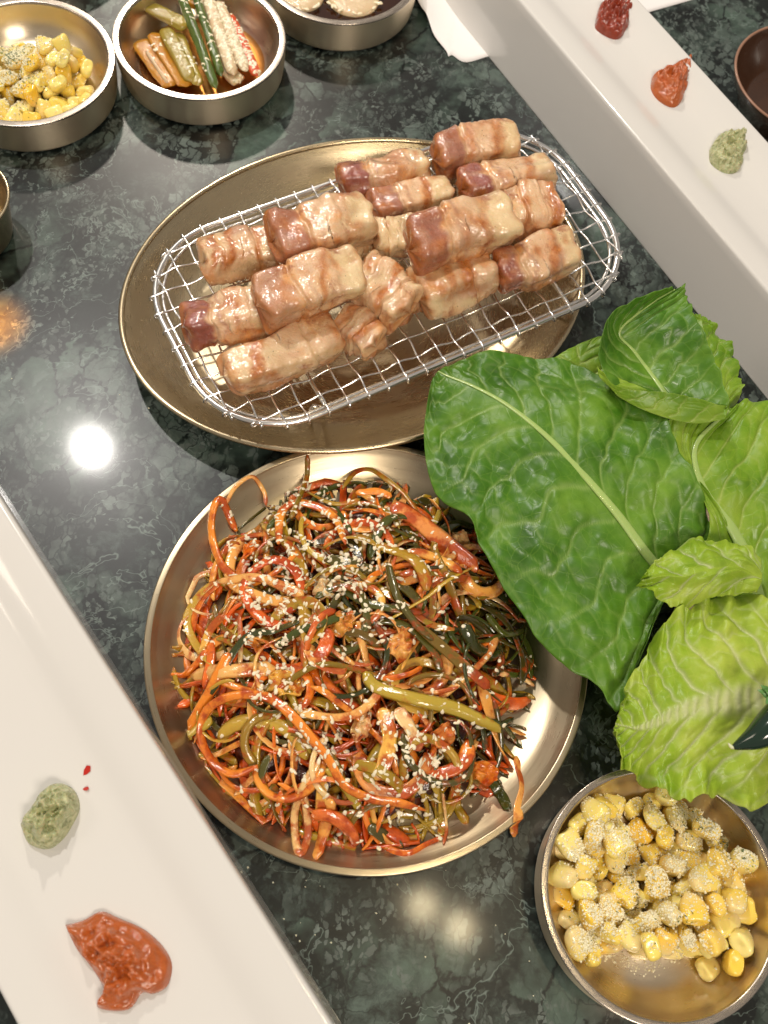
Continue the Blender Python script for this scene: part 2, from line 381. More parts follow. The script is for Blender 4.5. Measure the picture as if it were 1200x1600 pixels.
# ------------------------------------------------------------------ steel side-dish bowls
HB, RB = 2.42, 5.25
def rnd_prof(pts, r=.12, k=3):
    """softens the corners of a profile"""
    out = [pts[0]]
    for i in range(1, len(pts) - 1):
        a, b, c = [np.array(q, float) for q in pts[i - 1:i + 2]]
        la, lc = np.linalg.norm(a - b), np.linalg.norm(c - b); rr = min(r, la * .45, lc * .45)
        p, q = b + (a - b) / la * rr, b + (c - b) / lc * rr
        for j in range(k + 1):
            t = j / k; out.append(tuple((1 - t) ** 2 * p + 2 * t * (1 - t) * b + t * t * q))
    out.append(pts[-1]); return out
def steel_bowl(px, label, rimw=.42):
    c = at(*px, HB); c = (c.x, c.y, 0)
    t = empty('steel_bowl', c); tag(t, label, 'bowl', 'brushed steel side dish bowls')
    out = rnd_prof([(.01, .02), (RB * .90, .02), (RB * .965, .25), (RB * .985, 1.2), (RB, HB - .14), (RB, HB - .1)], .3, 4)
    V, F = lathe(out, c, 128); obj('outer_wall', V, F, M['steel_wall'], t)
    V, F = lathe(rnd_prof([(RB, HB - .1), (RB, HB), (RB - rimw, HB), (RB - rimw - .05, HB - .15)], .07, 4), c, 128)
    obj('rim', V, F, M['steel_rim'], t)
    inn = rnd_prof([(RB - rimw - .05, HB - .15), (RB - rimw - .22, 1.2), (RB - 1.35, .38), (RB - 2.2, .22), (.01, .2)], .6, 6)
    V, F = lathe(inn, c, 128); obj('inner_bowl', V, F, M['steel'], t)
    return c, RB - rimw - .2
bc1, ri = steel_bowl((35, 95), 'steel bowl of buttered corn cut off by the left edge, near the top')
bc1 = (-26.4, 43.15, 0)
def at_fix(o_name): pass
b_corn_far = bpy.data.objects['steel_bowl']; b_corn_far.location = Vector(bc1) * CM
bc2, ri = steel_bowl((312, 56), 'steel bowl holding mixed pickles under sesame seeds')
bc3, ri = steel_bowl((530, -52), 'steel bowl with dark soy sauce and onion, cut off by the top edge')
bc4, ri = steel_bowl((1035, 1393), 'steel bowl of cheese dusted corn below the lettuce, nearest the viewer', .30)
bc5, ri = steel_bowl((62, -150), 'steel bowl of which only the foot shows in the top left corner')

# ------------------------------------------------------------------ round plate
pc = (0.61, 13.1, 0)
t = empty('round_plate', pc); tag(t, 'round champagne coloured steel plate under the spicy scallion salad', 'plate')
V, F = lathe(rnd_prof([(.01, .08), (8.2, .08), (9.2, .3), (10.15, 1.15), (10.5, 1.22), (10.5, 1.40), (10.42, 1.44)], .2, 4), pc, 160)
obj('underside', V, F, M['champagne'], t)
V, F = lathe(rnd_prof([(10.5, 1.40), (10.46, 1.47), (10.18, 1.47), (10.14, 1.40)], .05, 3), pc, 160)
obj('rim', V, F, M['champagne'], t)
V, F = lathe(rnd_prof([(10.14, 1.40), (9.95, 1.2), (9.1, .5), (8.1, .24), (.01, .22)], .9, 8), pc, 160)
obj('well', V, F, M['champagne'], t)

# ------------------------------------------------------------------ oval plate
oc = (-3.90, 32.55, 0); OA, OB, OROT = 13.2, 10.06, math.radians(34.7)
t = empty('oval_plate', oc); tag(t, 'oval gold coloured steel plate under the wire rack of pork', 'plate')
def oval(prof, mat, name):
    V = []; n = 160
    for d, z in prof:                 # d = inset from the rim (cm)
        for k in range(n):
            a = 2 * math.pi * k / n; x, y = (OA - d) * math.cos(a), (OB - d) * math.sin(a)
            if d > 9: x, y = (OA - 9) * math.cos(a) * (OB - d) / (OB - 9), (OB - d) * math.sin(a)
            V.append((oc[0] + x * math.cos(OROT) - y * math.sin(OROT), oc[1] + x * math.sin(OROT) + y * math.cos(OROT), z))
    obj(name, V, grid_faces(len(prof), n, closed_v=True), mat, t)
oval(rnd_prof([(10.0, .06), (3.3, .06), (2.6, .25), (.35, 2.0), (.04, 2.1)], .4, 4), M['gold'], 'underside')
oval([(.16 + .16 * math.cos(a) * 1.0, 2.22 + .13 * math.sin(a)) for a in np.linspace(math.pi * 1.35, -math.pi * .35, 12)], M['gold'], 'rolled_rim')
oval(rnd_prof([(.27, 2.14), (.55, 1.95), (1.4, 1.25), (2.6, .52), (3.2, .36), (3.5, .26), (10.0, .24)], .4, 4), M['gold'], 'well')

# ------------------------------------------------------------------ wire rack
RC = np.array([-2.21, 33.25]); RA, RBW, RR, RROT = 12.72, 6.6, 4.65, math.radians(39.1); RZ = 3.35
rack = empty('wire_rack', (RC[0], RC[1], 0)); tag(rack, 'oblong wire grill rack with rounded corners carrying the pork rolls', 'rack')
def rk(x, y, z):
    c, s = math.cos(RROT), math.sin(RROT); return (RC[0] + x * c - y * s, RC[1] + x * s + y * c, z)
def rrect(a, b, r, z, n=14):
    P = []
    for sx, sy, a0 in ((1, 1, 0), (-1, 1, 90), (-1, -1, 180), (1, -1, 270)):
        for k in range(n + 1):
            t_ = math.radians(a0 + 90 * k / n)
            P.append(rk(sx * (a - r) + r * math.cos(t_), sy * (b - r) + r * math.sin(t_), z))
    return P
def dens(P, step=.5):
    out = []
    for i in range(len(P)):
        a, b = np.array(P[i]), np.array(P[(i + 1) % len(P)]); k = max(1, int(np.linalg.norm(b - a) / step))
        for j in range(k): out.append(a + (b - a) * j / k)
    return out
obj('outer_frame', *tube(dens(rrect(RA - .13, RBW - .13, RR, RZ)), .17, 12, True), M['wire'], rack)
obj('inner_frame', *tube(dens(rrect(RA - .48, RBW - .48, RR - .3, RZ - .18)), .11, 10, True), M['wire'], rack)
def half_extent(v, A, B):        # half length of a wire at offset v
    v = abs(v)
    if v < B - RR: return A
    if v > B: return 0
    return A - RR + math.sqrt(max(0, RR ** 2 - (v - (B - RR)) ** 2))
PITCH = 1.12
xs = [(i - 10.5) * PITCH for i in range(22)]; ys = [(j - 5) * PITCH for j in range(11)]
def wire(fixed, along_x, parity):
    e = half_extent(fixed, RA - .06, RBW) if along_x else half_extent(fixed, RBW - .06, RA)
    if e < 1.0: return
    P = []; k = 0
    N = max(12, int(2 * e / .14))
    for i in range(N + 1):
        q = -e + 2 * e * i / N
        ph = (q / PITCH + (.0 if along_x else 0)) * math.pi
        if along_x: ph = (q / PITCH - .5) * math.pi
        off = .085 * math.cos(ph) * (1 if parity else -1)
        jit = .03 * math.sin(q * 3.1 + fixed * 5)
        z = RZ + .16 + off * 1.0
        if abs(q) > e - .25: z = RZ + .22 - .25 * (abs(q) - e + .25)
        P.append(rk(q, fixed + jit, z) if along_x else rk(fixed + jit, q, z))
    # the ends hook down round the frame
    for sgn, lst in ((-1, 0), (1, 1)):
        E = []
        for a in (20, 60, 100, 150, 200, 240):
            a = math.radians(a); q = sgn * (e + .02 + .19 * math.sin(a) * .9); z = RZ + .19 * math.cos(a)
            E.append(rk(q, fixed, z) if along_x else rk(fixed, q, z))
        P = E[::-1] + P if lst == 0 else P + E
    obj('grid_wire', *tube(P, .060, 6), M['wire'], rack)
for j, y in enumerate(ys): wire(y, True, j % 2)
for i, x in enumerate(xs): wire(x, False, i % 2)
for x in (-7.4, 7.4):
    obj('cross_brace', *tube([rk(x + .2, y, RZ - .33) for y in np.linspace(-RBW + .45, RBW - .45, 12)], .12, 8), M['wire'], rack)
    for sy in (-1, 1):
        P = catmull([rk(x + .2, sy * 6.0, RZ - .3), rk(x + .1, sy * 5.8, 2.2), rk(x - .05, sy * 4.9, .62), rk(x + .35, sy * 4.5, .52), rk(x + .7, sy * 4.9, .7), rk(x + .6, sy * 5.8, 2.2), rk(x + .5, sy * 6.0, RZ - .3)], 30)
        obj('foot', *tube(P, .12, 8), M['wire'], rack)

# ------------------------------------------------------------------ pork rolls
def pork(p0, p1, wpx, zc, kind, label, seed, marks=(), hpx=None, dark=1.0):
    """p0->p1: pixel ends of the axis (p0 = lean end), wpx: visible thickness in pixels, zc: height of the axis (cm)"""
    A, B = at(*p0, zc), at(*p1, zc); ax = B - A; L = ax.length * .95; ax.normalize()
    ctr = (A + B) / 2; ppc = abs((Vector(p1) - Vector(p0)).length) / L * .95
    R = wpx / ppc / 2 * .90
    nu, nv = 76, 60; V = []; red = []; char = []; fat = []
    side = Vector((0, 0, 1)).cross(ax).normalized(); upv = ax.cross(side)
    rs = np.random.RandomState(seed); b1 = rs.uniform(.27, .36); b2 = rs.uniform(.66, .8); st = rs.uniform(.03, .09)
    bend = rs.uniform(-.10, .10); sqx = rs.uniform(4., 7.); rot0 = rs.uniform(-.35, .35)
    for i in range(nu):
        u = i / (nu - 1)
        # end rounding: superellipse
        e = abs(2 * u - 1); cap = (1 - e ** 22) ** (1 / 3.) if e < 1 else 0
        seg = 1 + (st if u > b1 else 0) * min(1, (u - b1) / .03 if u > b1 else 0) - (st * .8 if u > b2 else 0) * min(1, max(0, (u - b2) / .03))
        seg += -.09 * math.exp(-((u - b1) / .018) ** 2) - .05 * math.exp(-((u - b2) / .02) ** 2)
        for j in range(nv):
            a = 2 * math.pi * j / nv; ca, sa = math.cos(a), math.sin(a)
            q = (abs(math.cos(a + rot0)) ** sqx + abs(math.sin(a + rot0)) ** sqx) ** (-1 / sqx)
            d = Vector((u * 2.6, ca * .9, sa * .9))
            rr = R * q * seg * cap * (.96 + .20 * nz(d, 1.2, seed) + .07 * nz(d, 2.6, seed) + .022 * nz((u * 9, d[1], d[2]), 1.6, seed + 8) + .022 * nz(d, 9., seed) + .014 * nz(d, 22., seed))
            if hpx: pass
            xx = (u - .5) * L * (1 + .05 * nz((ca, sa, u), .9, seed + 5)) + .22 * R * nz((ca, sa, (u > .5) * 7), 1.4, seed + 9) + .05 * R * nz(d, 4, seed)
            p = ctr + ax * xx + side * (rr * ca * 1.02 + bend * math.sin(u * math.pi) * L * .5) + upv * (rr * sa * .88)
            V.append(p)
            w1 = u + .07 * nz(d, 2.0, seed + 3) + .03 * nz(d, 6., seed + 13)
            rd = max(0, min(1, (b1 - w1) / .07)) * (1.05 + .5 * nz(d, 2.2, seed + 60)) if kind != 'fat' else 0
            if kind == 'plain': rd *= .0
            rd = max(rd, .35 * max(0, nz(d, 1.3, seed + 40) - .25) * 3 if kind != 'fat' else 0)
            rd = max(rd, .5 * math.exp(-((w1 - b1 - .09) / .022) ** 2) if kind == 'lean' else 0)
            red.append(min(1, rd) * dark)
            fat.append((max(0, min(1, (w1 - b2) / .05)) if kind == 'lean' else .25 + nz(d, 1.5, seed + 50)) if kind != 'fat' else .85)
            c_ = 0
            for (mu, ang, wd, st_) in marks:
                v_ = (a / (2 * math.pi) - .25); c_ = max(c_, st_ * math.exp(-((u - mu + ang * v_ + .03 * nz(d, 3., seed + 7)) / wd) ** 4) * (1 if -.12 < v_ < .2 else max(0, 1 - 9 * min(abs(v_ + .12), abs(v_ - .2)))))
            c_ = max(c_, .85 * max(0, min(1, (-sa - .15) * 1.6 + .5 * nz(d, 2.2, seed + 2))), .9 * max(0, 2.6 * (nz(d, 1.7, seed + 11) - .28)))
            if e > .80: c_ = max(c_, min(.9, (e - .80) * 3.2 * (1 + 1.6 * nz(d, 4., seed + 21))))
            c_ = max(c_, 1.7 * (nz((u * 5, d[1], d[2]), 1.5, seed + 31) - .22))
            char.append(min(1, c_))
    F = grid_faces(nu, nv, closed_v=True)
    o = obj('pork_roll', V, F, M['meat'], attrs={'red': red, 'char': char, 'fat': fat})
    tag(o, label, 'pork', 'grilled pork belly rolls on the wire rack'); return o
Z1 = RZ + 1.25; Z2 = RZ + 3.0
pork((440, 388), (312, 412), 76, Z1, 'plain', 'pork chunk with two orange griddle marks at the far left of the rack', 1, ((.62, .35, .05, 1), (.84, .3, .06, 1), (.28, .2, .04, .9)))
pork((418, 380), (582, 335), 90, Z2 - .2, 'lean', 'largest pork roll, tipped over the marked chunk at the upper left', 2, (), dark=.75)
pork((284, 512), (425, 486), 74, Z1, 'lean', 'pork roll with a dark red lean end nearest the left rim of the rack', 3, ((.62, .2, .03, .5),))
pork((398, 480), (566, 422), 88, Z2, 'lean', 'plump pale pork roll lying across two others left of centre', 4, ((.62, .5, .035, .8),), dark=.5)
pork((530, 515), (345, 588), 76, Z1, 'plain', 'pork chunk at the lowest left of the rack with one orange griddle mark', 5, ((.72, .5, .055, 1),))
pork((590, 545), (530, 495), 62, Z1 - .1, 'plain', 'small brown crusted pork piece tucked under the chunk below the centre', 6, ((.3, .3, .12, 1), (.8, .2, .1, .8)))
pork((640, 490), (558, 428), 84, Z1 + .45, 'plain', 'square pork chunk with one dark diagonal griddle mark below the centre', 7, ((.42, -.6, .05, 1),))
pork((768, 420), (648, 465), 74, Z1, 'plain', 'browned pork piece with a pale left face at the lower right of the centre', 8, ((.38, .5, .10, 1), (.62, .4, .06, .8)))
pork((768, 428), (897, 386), 70, Z1 + .1, 'lean', 'pork roll with a deep red end, lowest right on the rack', 9, ((.66, .4, .06, .8),))
pork((635, 392), (800, 340), 86, Z2 - .2, 'lean', 'plump pork roll on top of the pile right of centre, red at its left', 10, ((.7, .3, .05, .6),), dark=.85)
pork((786, 338), (870, 330), 84, Z1 + .2, 'plain', 'short pork chunk with a white upper face and orange right end', 11, ((.85, .2, .10, 1), (.35, .4, .06, .6)))
pork((716, 298), (866, 268), 62, Z1 + .05, 'lean', 'long pork roll second from the top at the right of the rack', 12, ((.72, .3, .06, .8),))
pork((674, 250), (808, 222), 64, Z1 + .05, 'lean', 'topmost pork roll at the back of the rack', 13, ((.42, .4, .05, .7), (.72, .2, .09, .8)), dark=.8)
pork((525, 285), (670, 260), 60, Z1 + .1, 'lean', 'orange browned pork roll behind the largest one at the back left', 14, ((.6, .3, .14, .7),))
pork((577, 326), (704, 298), 54, Z1 + .1, 'lean', 'slim pork roll with a narrow pink band in the middle of the pile', 15, ((.66, .3, .05, 1),), dark=.8)
pork((578, 372), (650, 364), 62, Z1 + .7, 'fat', 'rounded end of yellow pork fat left of the plump top roll', 16)
pork((548, 392), (606, 398), 44, Z1 - .1, 'fat', 'small pale pork scrap showing between the rolls in the middle', 17)

# ------------------------------------------------------------------ white porcelain trays
def tray(nx, ny, off0, off1, ang, s0, s1, H, label, inset=.9):
    """off0..off1: crest lines across, s0..s1 extent along"""
    d = np.array([math.cos(ang), math.sin(ang)]); n_ = np.array([math.sin(ang), -math.cos(ang)])
    if n_[0] < 0: n_ = -n_
    mid = (off0 + off1) / 2; hw = (off1 - off0) / 2; L = (s1 - s0) / 2; sm = (s0 + s1) / 2
    c0 = n_ * mid + d * sm
    prof = rnd_prof([(inset, .0), (inset - .02, .12), (.12, H - .4), (0, H), (-1.3, H - .12), (-2.4, H - .54), (-3.0, H - .60)], .75, 8)
    V = []; N = 0
    for off, z in prof:
        a, b, r = L + off, hw + off, max(.35, .9 + off)
        P = []
        for sx, sy, a0 in ((1, 1, 0), (-1, 1, 90), (-1, -1, 180), (1, -1, 270)):
            for k in range(9):
                t_ = math.radians(a0 + 90 * k / 8)
                P.append((sx * (a - r) + r * math.cos(t_), sy * (b - r) + r * math.sin(t_)))
        N = len(P)
        for x, y in P:
            q = c0 + d * x + n_ * y; V.append((q[0], q[1], z))
    F = grid_faces(len(prof), N, closed_v=True)
    F.append(tuple(range(N))[::-1]); F.append(tuple((len(prof) - 1) * N + k for k in range(N)))
    o = obj('serving_tray', V, F, M['porcelain']); tag(o, label, 'tray', 'white porcelain serving trays'); return o
TH = 4.5
tray(0, 0, 37.15, 44.15, math.radians(131.4), -16, 60, TH, 'long white porcelain tray at the upper right holding three dabs of sauce')
tray(0, 0, -9.85, -.62, math.radians(137.1), -6, 40, TH, 'long white porcelain tray at the lower left holding two dabs of sauce', .3)
TF = TH - .60
def dab(name, pts, z0, hgt, mat, label, cat, seed, ridge=.25, peak=None, off=(0, 0)):
    """paste smeared inside an outline given in photo pixels"""
    P = np.array([list(at(x, y, z0))[:2] for x, y in pts]); n = 72
    Q = catmull(list(P) + [P[0]], n + 1)[:-1]
    c = P.mean(0) if peak is None else np.array(list(at(*peak, z0))[:2])
    nr = 26; V = []
    for i in range(nr):
        r = i / (nr - 1)
        for q in Q:
            p = c + (q - c) * r
            dome = (max(0, 1 - r ** 2.6)) ** .55
            sw = math.sin(np.hypot(*(p - c)) * 9 + math.atan2(*(p - c)) * 2.0 + 3 * nz((p[0], p[1], 0), .9, seed))
            h = hgt * dome * (1 + ridge * .35 * sw + ridge * 1.6 * nz((p[0], p[1], 0), 2.4, seed) + ridge * 1.0 * nz((p[0], p[1], 0), 6., seed))
            if peak is not None: h += hgt * .8 * math.exp(-(r / .22) ** 2)
            V.append((p[0], p[1], z0 + .005 + max(0, h)))
    o = obj(name, V, grid_faces(nr, n, closed_v=True), mat); tag(o, label, cat); return o
dab('paste_dab', [(934, 15), (945, 3), (965, -2), (984, 8), (986, 28), (978, 52), (965, 62), (948, 58), (931, 46), (930, 34)], TF, .8, M['sauce_red'], 'dark red chunky chilli paste at the top end of the upper tray', 'sauce', 3, .5)
dab('paste_dab', [(1018, 122), (1034, 112), (1055, 104), (1072, 94), (1079, 91), (1078, 115), (1073, 140), (1062, 163), (1048, 168), (1028, 157), (1017, 140)], TF, .75, M['sauce_orange'], 'orange red soybean paste with a pulled tip on the upper tray', 'sauce', 4, .35)
dab('paste_dab', [(1108, 235), (1120, 216), (1138, 210), (1150, 212), (1163, 209), (1166, 230), (1160, 256), (1150, 270), (1130, 270), (1110, 255)], TF, .8, M['wasabi'], 'pale green wasabi mound on the upper tray', 'wasabi', 5, .35)
dab('paste_dab', [(33, 1290), (50, 1262), (72, 1233), (95, 1224), (117, 1236), (125, 1262), (113, 1290), (98, 1312), (75, 1327), (45, 1318)], TF, 1.1, M['wasabi'], 'oval lump of green wasabi on the lower left tray', 'wasabi', 6, .28)
dab('paste_dab', [(102, 1445), (130, 1438), (158, 1424), (185, 1434), (225, 1452), (256, 1480), (269, 1508), (262, 1540), (240, 1553), (222, 1552), (205, 1575), (180, 1580), (152, 1574), (162, 1560), (160, 1540), (140, 1508), (118, 1480)], TF, .75, M['sauce_orange'], 'broad smear of orange red paste with a dark dimple on the lower left tray', 'sauce', 7, .40)
for (x, y, s, ang) in ((136, 1205, .17, 1.1), (134, 1233, .10, .2)):
    c = at(x, y, TF); V = []
    pts = [(-1.3, 0), (-.3, .7), (.9, .9), (1.4, .1), (.5, -.7), (-.6, -.5)]
    for z in (.0, .05):
        for a, b in pts: V.append((c.x + s * (a * math.cos(ang) - b * math.sin(ang)), c.y + s * (a * math.sin(ang) + b * math.cos(ang)), TF + .01 + z + (.04 * a if z else 0)))
    F = [(5, 4, 3, 2, 1, 0), (6, 7, 8, 9, 10, 11)] + [(k, (k + 1) % 6, 6 + (k + 1) % 6, 6 + k) for k in range(6)]
    o = obj('chilli_flake', V, F, M['flake_red'], smooth=False)
    tag(o, 'larger bright red chilli fleck above the lower wasabi' if s > .15 else 'tiny faint chilli fleck between the larger fleck and the lower wasabi', 'chilli flake', 'chilli flecks on the lower tray')

V = []; F = []; rs_c = np.random.RandomState(44)
for (x, y, sp_, n_) in ((400, 1440, 60, 16), (900, 1330, 25, 6), (170, 640, 60, 8), (520, 1400, 60, 10), (1010, 330, 30, 5), (760, 1500, 70, 8)):
    for _ in range(n_):
        p = at(x + rs_c.normal(0, sp_), y + rs_c.normal(0, sp_), 0); r_ = rs_c.uniform(.02, .06); o_ = len(V)
        for d in ((1, 0, 0), (-1, .2, 0), (0, 1, 0), (.1, -1, 0), (0, 0, 1.0)): V.append((p.x + d[0] * r_ * rs_c.uniform(.6, 1.3), p.y + d[1] * r_ * rs_c.uniform(.6, 1.3), .004 + d[2] * r_ * .8))
        F += [(o_, o_ + 2, o_ + 4), (o_ + 2, o_ + 1, o_ + 4), (o_ + 1, o_ + 3, o_ + 4), (o_ + 3, o_, o_ + 4), (o_ + 3, o_ + 1, o_ + 2, o_)]
tag(obj('food_crumbs', V, F, M['crumb'], smooth=False), 'tiny pale crumbs scattered on the marble table', 'crumbs', kind='stuff')

# ------------------------------------------------------------------ paper under the upper tray
edge = [(630, -60), (653, 0), (667, 23), (678, 54), (697, 79), (701, 88), (707, 86), (728, 97), (769, 86), (850, 64), (940, 40), (1020, 17), (1080, 0), (1200, -34)]
Q = catmull(edge, 60); back = catmull([(640, -80), (800, -110), (1210, -150)], 60); V = []
nr = 20
for i in range(nr):
    for k in range(60):
        p = Q[k] * (1 - i / (nr - 1)) + back[k] * (i / (nr - 1))
        lift = .85 * math.exp(-((k / 59) / .2) ** 2)
        q = at(p[0], p[1], .05 + lift)
        V.append((q.x, q.y, q.z))
nn = len(V); V += [(x, y, z - .02) for x, y, z in V]
F = grid_faces(nr, 60); F = F + [tuple(i + nn for i in f[::-1]) for f in F]
ring = [k for k in range(60)] + [i * 60 + 59 for i in range(1, nr)] + [(nr - 1) * 60 + k for k in range(58, -1, -1)] + [i * 60 for i in range(nr - 2, 0, -1)]
F += [(ring[i], ring[i - 1], ring[i - 1] + nn, ring[i] + nn) for i in range(len(ring))]
tag(obj('paper_sheet', V, F, M['paper']), 'white paper sheet sticking out from under the upper tray', 'paper')

# ------------------------------------------------------------------ brown dish, metal cup, lettuce plate
c = at(1266, 122, 3.2); c = (c.x, c.y, 0)
t = empty('brown_dish', c); tag(t, 'brown glazed dish with a worn rim cut off at the right edge', 'dish')
V, F = lathe(rnd_prof([(.01, .05), (3.0, .05), (3.4, .3), (4.7, 2.6), (4.85, 3.1), (4.72, 3.1), (4.45, 2.5), (3.2, .7), (.01, .5)], .3, 5), c, 96)
obj('dish_body', V, F, M['brown_glaze'], t)
V, F = lathe([(4.80 + .09 * math.cos(a), 3.14 + .07 * math.sin(a)) for a in np.linspace(0, 2 * math.pi, 9)[:-1]], c, 96)
F = grid_faces(8, 96, closed_v=True, closed_u=True); obj('dish_rim', V, F, M['brown_rim'], t)

c = at(-74, 309, 3.0); c = (c.x, c.y, 0)
t = empty('metal_cup', c); tag(t, 'small pale metal cup whose rim just shows at the left edge', 'cup')
V, F = lathe(rnd_prof([(.01, .02), (2.2, .02), (2.4, .2), (2.85, 2.9), (2.95, 3.0)], .15, 4), c, 96); obj('cup_wall', V, F, M['champagne'], t)
V, F = lathe([(2.90 + .09 * math.cos(a), 3.02 + .09 * math.sin(a)) for a in np.linspace(0, 2 * math.pi, 10)[:-1]], c, 96)
obj('cup_rim', V, grid_faces(9, 96, closed_v=True, closed_u=True), M['gold'], t)
V, F = lathe(rnd_prof([(2.85, 2.98), (2.7, 2.7), (2.3, .4), (2.1, .25), (.01, .25)], .15, 4), c, 96); obj('cup_lining', V, F, M['champagne'], t)

c = at(1372, 972, 1.3); c = (c.x, c.y, 0)
t = empty('lettuce_plate', c); tag(t, 'steel plate under the lettuce leaves with its rim showing at the lower right', 'plate')
V, F = lathe(rnd_prof([(.01, .08), (8.2, .08), (9.2, .3), (10.15, 1.15), (10.5, 1.3), (10.5, 1.42), (10.2, 1.42), (9.95, 1.2), (9.1, .5), (8.1, .3), (.01, .26)], .12, 4), c, 128)
obj('plate_body', V, F, M['steel'], t)

# ------------------------------------------------------------------ lettuce
def leaf(stations, mat, ribmat, label, seed, nveins=9, puck=.22, frill=.15, ribr=(.30, .05), pale=.25, slant=.35, rib=True, cup=.0, tipfrac=1.0, group='romaine lettuce leaves', band=0):
    """stations base->tip: (left px, mid px, right px, zl, zm, zr)"""
    nS, nT = 200, 150
    def curve(sel):
        return catmull([list(at(*s_[sel], s_[3 + sel])) for s_ in stations], nS)
    Lc, Mc, Rc = curve(0), curve(1), curve(2)
    wid = max(np.linalg.norm(Lc[nS // 2] - Rc[nS // 2]), 1)
    V = []; vein = []; pl = []
    for i in range(nS):
        s_ = i / (nS - 1)
        for j in range(nT):
            t_ = -1 + 2 * j / (nT - 1); E = Lc[i] if t_ < 0 else Rc[i]; a = abs(t_)
            a2 = a
            p = Mc[i] + (E - Mc[i]) * a2
            ws = .045 * nz((s_ * 2.6, t_ * 2.2, 0), 1.3, seed) + .012 * nz((s_ * 9, t_ * 6, 0), 1.3, seed + 2)
            q = (s_ - slant * a ** .8 * (1 - .3 * s_) + ws) * nveins + (.5 if t_ > 0 else 0)
            fr = q - math.floor(q); dv = min(fr, 1 - fr) / nveins * np.linalg.norm(Mc[-1] - Mc[0])
            local = np.linalg.norm(E - Mc[i])
            vv = math.exp(-(dv / (.055 + .04 * (1 - a))) ** 2) * (.75 + .25 * math.sin(math.floor(q) * 2.3 + seed)) * min(1, (1.05 - a) * 3) if a > .02 else 0
            # branching veins
            q2 = (a * local * .9 + .8 * abs((q % 1) - .5) + nz((s_ * 4, t_ * 3, 3), 1., seed) * .5); f2 = abs(q2 - round(q2))
            vb = .38 * math.exp(-(f2 / .06) ** 2) * min(1, max(0, (a - .3) * 5))
            # blisters between the veins
            pk = abs(math.sin(math.pi * fr)) ** .7 * (.55 + .45 * abs(math.sin(math.pi * q2))) - .5
            pk = .55 * pk + 1.5 * nz((p[0], p[1], p[2]), .42, seed) + .55 * nz((p[0], p[1], p[2]), 1.1, seed + 4) + .16 * nz((p[0], p[1], p[2]), 2.6, seed + 6)
            amp = puck * min(1, a * 4 + .1)
            fz = frill * a ** 3 * (3.0 * nz((s_ * 7, np.sign(t_) * 2, 0), 1., seed) + 1.5 * nz((s_ * 17, np.sign(t_) * 2, 0), 1., seed + 5))
            z = p[2] + amp * pk + fz + cup * (a * a) - .06 * vv * min(1, a * 5)
            # ragged margin
            jag = .10 * frill / .15 * a ** 6 * (1.6 * nz((s_ * 11, 0, np.sign(t_) * 3), 1, seed) + .7 * nz((s_ * 30, 0, np.sign(t_) * 3), 1, seed))
            d = (E - Mc[i]); d = d / (np.linalg.norm(d) + 1e-9)
            V.append((p[0] + d[0] * jag + .06 * amp * nz((p[0], p[1], 1), 3, seed), p[1] + d[1] * jag, z))
            if band:
                bw = band * max(.03, 1 - s_ / .8) + .02; bb = math.exp(-(a * local / bw) ** 4) * (.75 + .25 * math.sin(s_ * 160 + 2 * nz((s_ * 10, t_, 0), 2, seed)))
                vv = max(vv, bb); V[-1] = (V[-1][0], V[-1][1], V[-1][2] + .12 * bb)
            vein.append(min(1, max(vv, vb))); pl.append(min(1, pale * (max(0, 1 - s_ * 2.2) + .8 * math.exp(-a * 7) + (.8 if a > .93 else 0) * (a - .93) / .07)))
    F = grid_faces(nS, nT)
    ctr = np.array(V).mean(0); t = empty('lettuce_leaf', (ctr[0], ctr[1], ctr[2])); tag(t, label, 'lettuce', group)
    b = obj('blade', V, F, mat, t, attrs={'vein': vein, 'pale': pl})
    md = b.modifiers.new('thickness', 'SOLIDIFY'); md.thickness = .0004; md.offset = -1
    if rib:
        P = [Mc[i] + np.array([0, 0, .02]) for i in range(0, nS, 2)]
        r0, r1 = ribr; n = len(P)
        V2 = []; ns = 10
        for i in range(n):
            T = P[min(i + 1, n - 1)] - P[max(0, i - 1)]; T /= np.linalg.norm(T) + 1e-9
            u = np.cross(T, [0, 0, 1]); u /= np.linalg.norm(u) + 1e-9; v = np.cross(u, T)
            r = r0 + (r1 - r0) * (i / (n - 1)) ** .7
            for k in range(ns):
                a = 2 * math.pi * k / ns; V2.append(P[i] + u * r * 1.1 * math.cos(a) + v * r * .40 * math.sin(a))
        obj('midrib', V2, grid_faces(n, ns, closed_v=True), ribmat, t)
    return t
# large dark leaf (base at the right, tip at the upper left)
leaf([((1020, 965), (1052, 915), (1120, 850), 3.6, 3.6, 3.8),
      ((966, 1108), (1012, 868), (1112, 815), 3.2, 4.6, 4.8),
      ((935, 1070), (968, 808), (1088, 745), 3.9, 5.2, 5.8),
      ((868, 1030), (925, 757), (1058, 690), 4.2, 5.5, 6.2),
      ((812, 955), (880, 707), (1025, 628), 4.3, 5.6, 6.0),
      ((752, 862), (835, 665), (945, 588), 4.2, 5.5, 5.6),
      ((735, 815), (785, 628), (880, 562), 4.4, 5.2, 5.0),
      ((684, 770), (738, 603), (810, 556), 4.3, 4.9, 4.8),
      ((662, 690), (700, 588), (745, 556), 4.2, 4.6, 4.6),
      ((672, 600), (684, 580), (705, 563), 4.3, 4.4, 4.4)],
     M['leaf_dark'], M['rib'], 'largest dark green lettuce leaf, stretching over the edges of both steel plates', 21, nveins=9, puck=.30, frill=.14, ribr=(.30, .03), slant=.30)
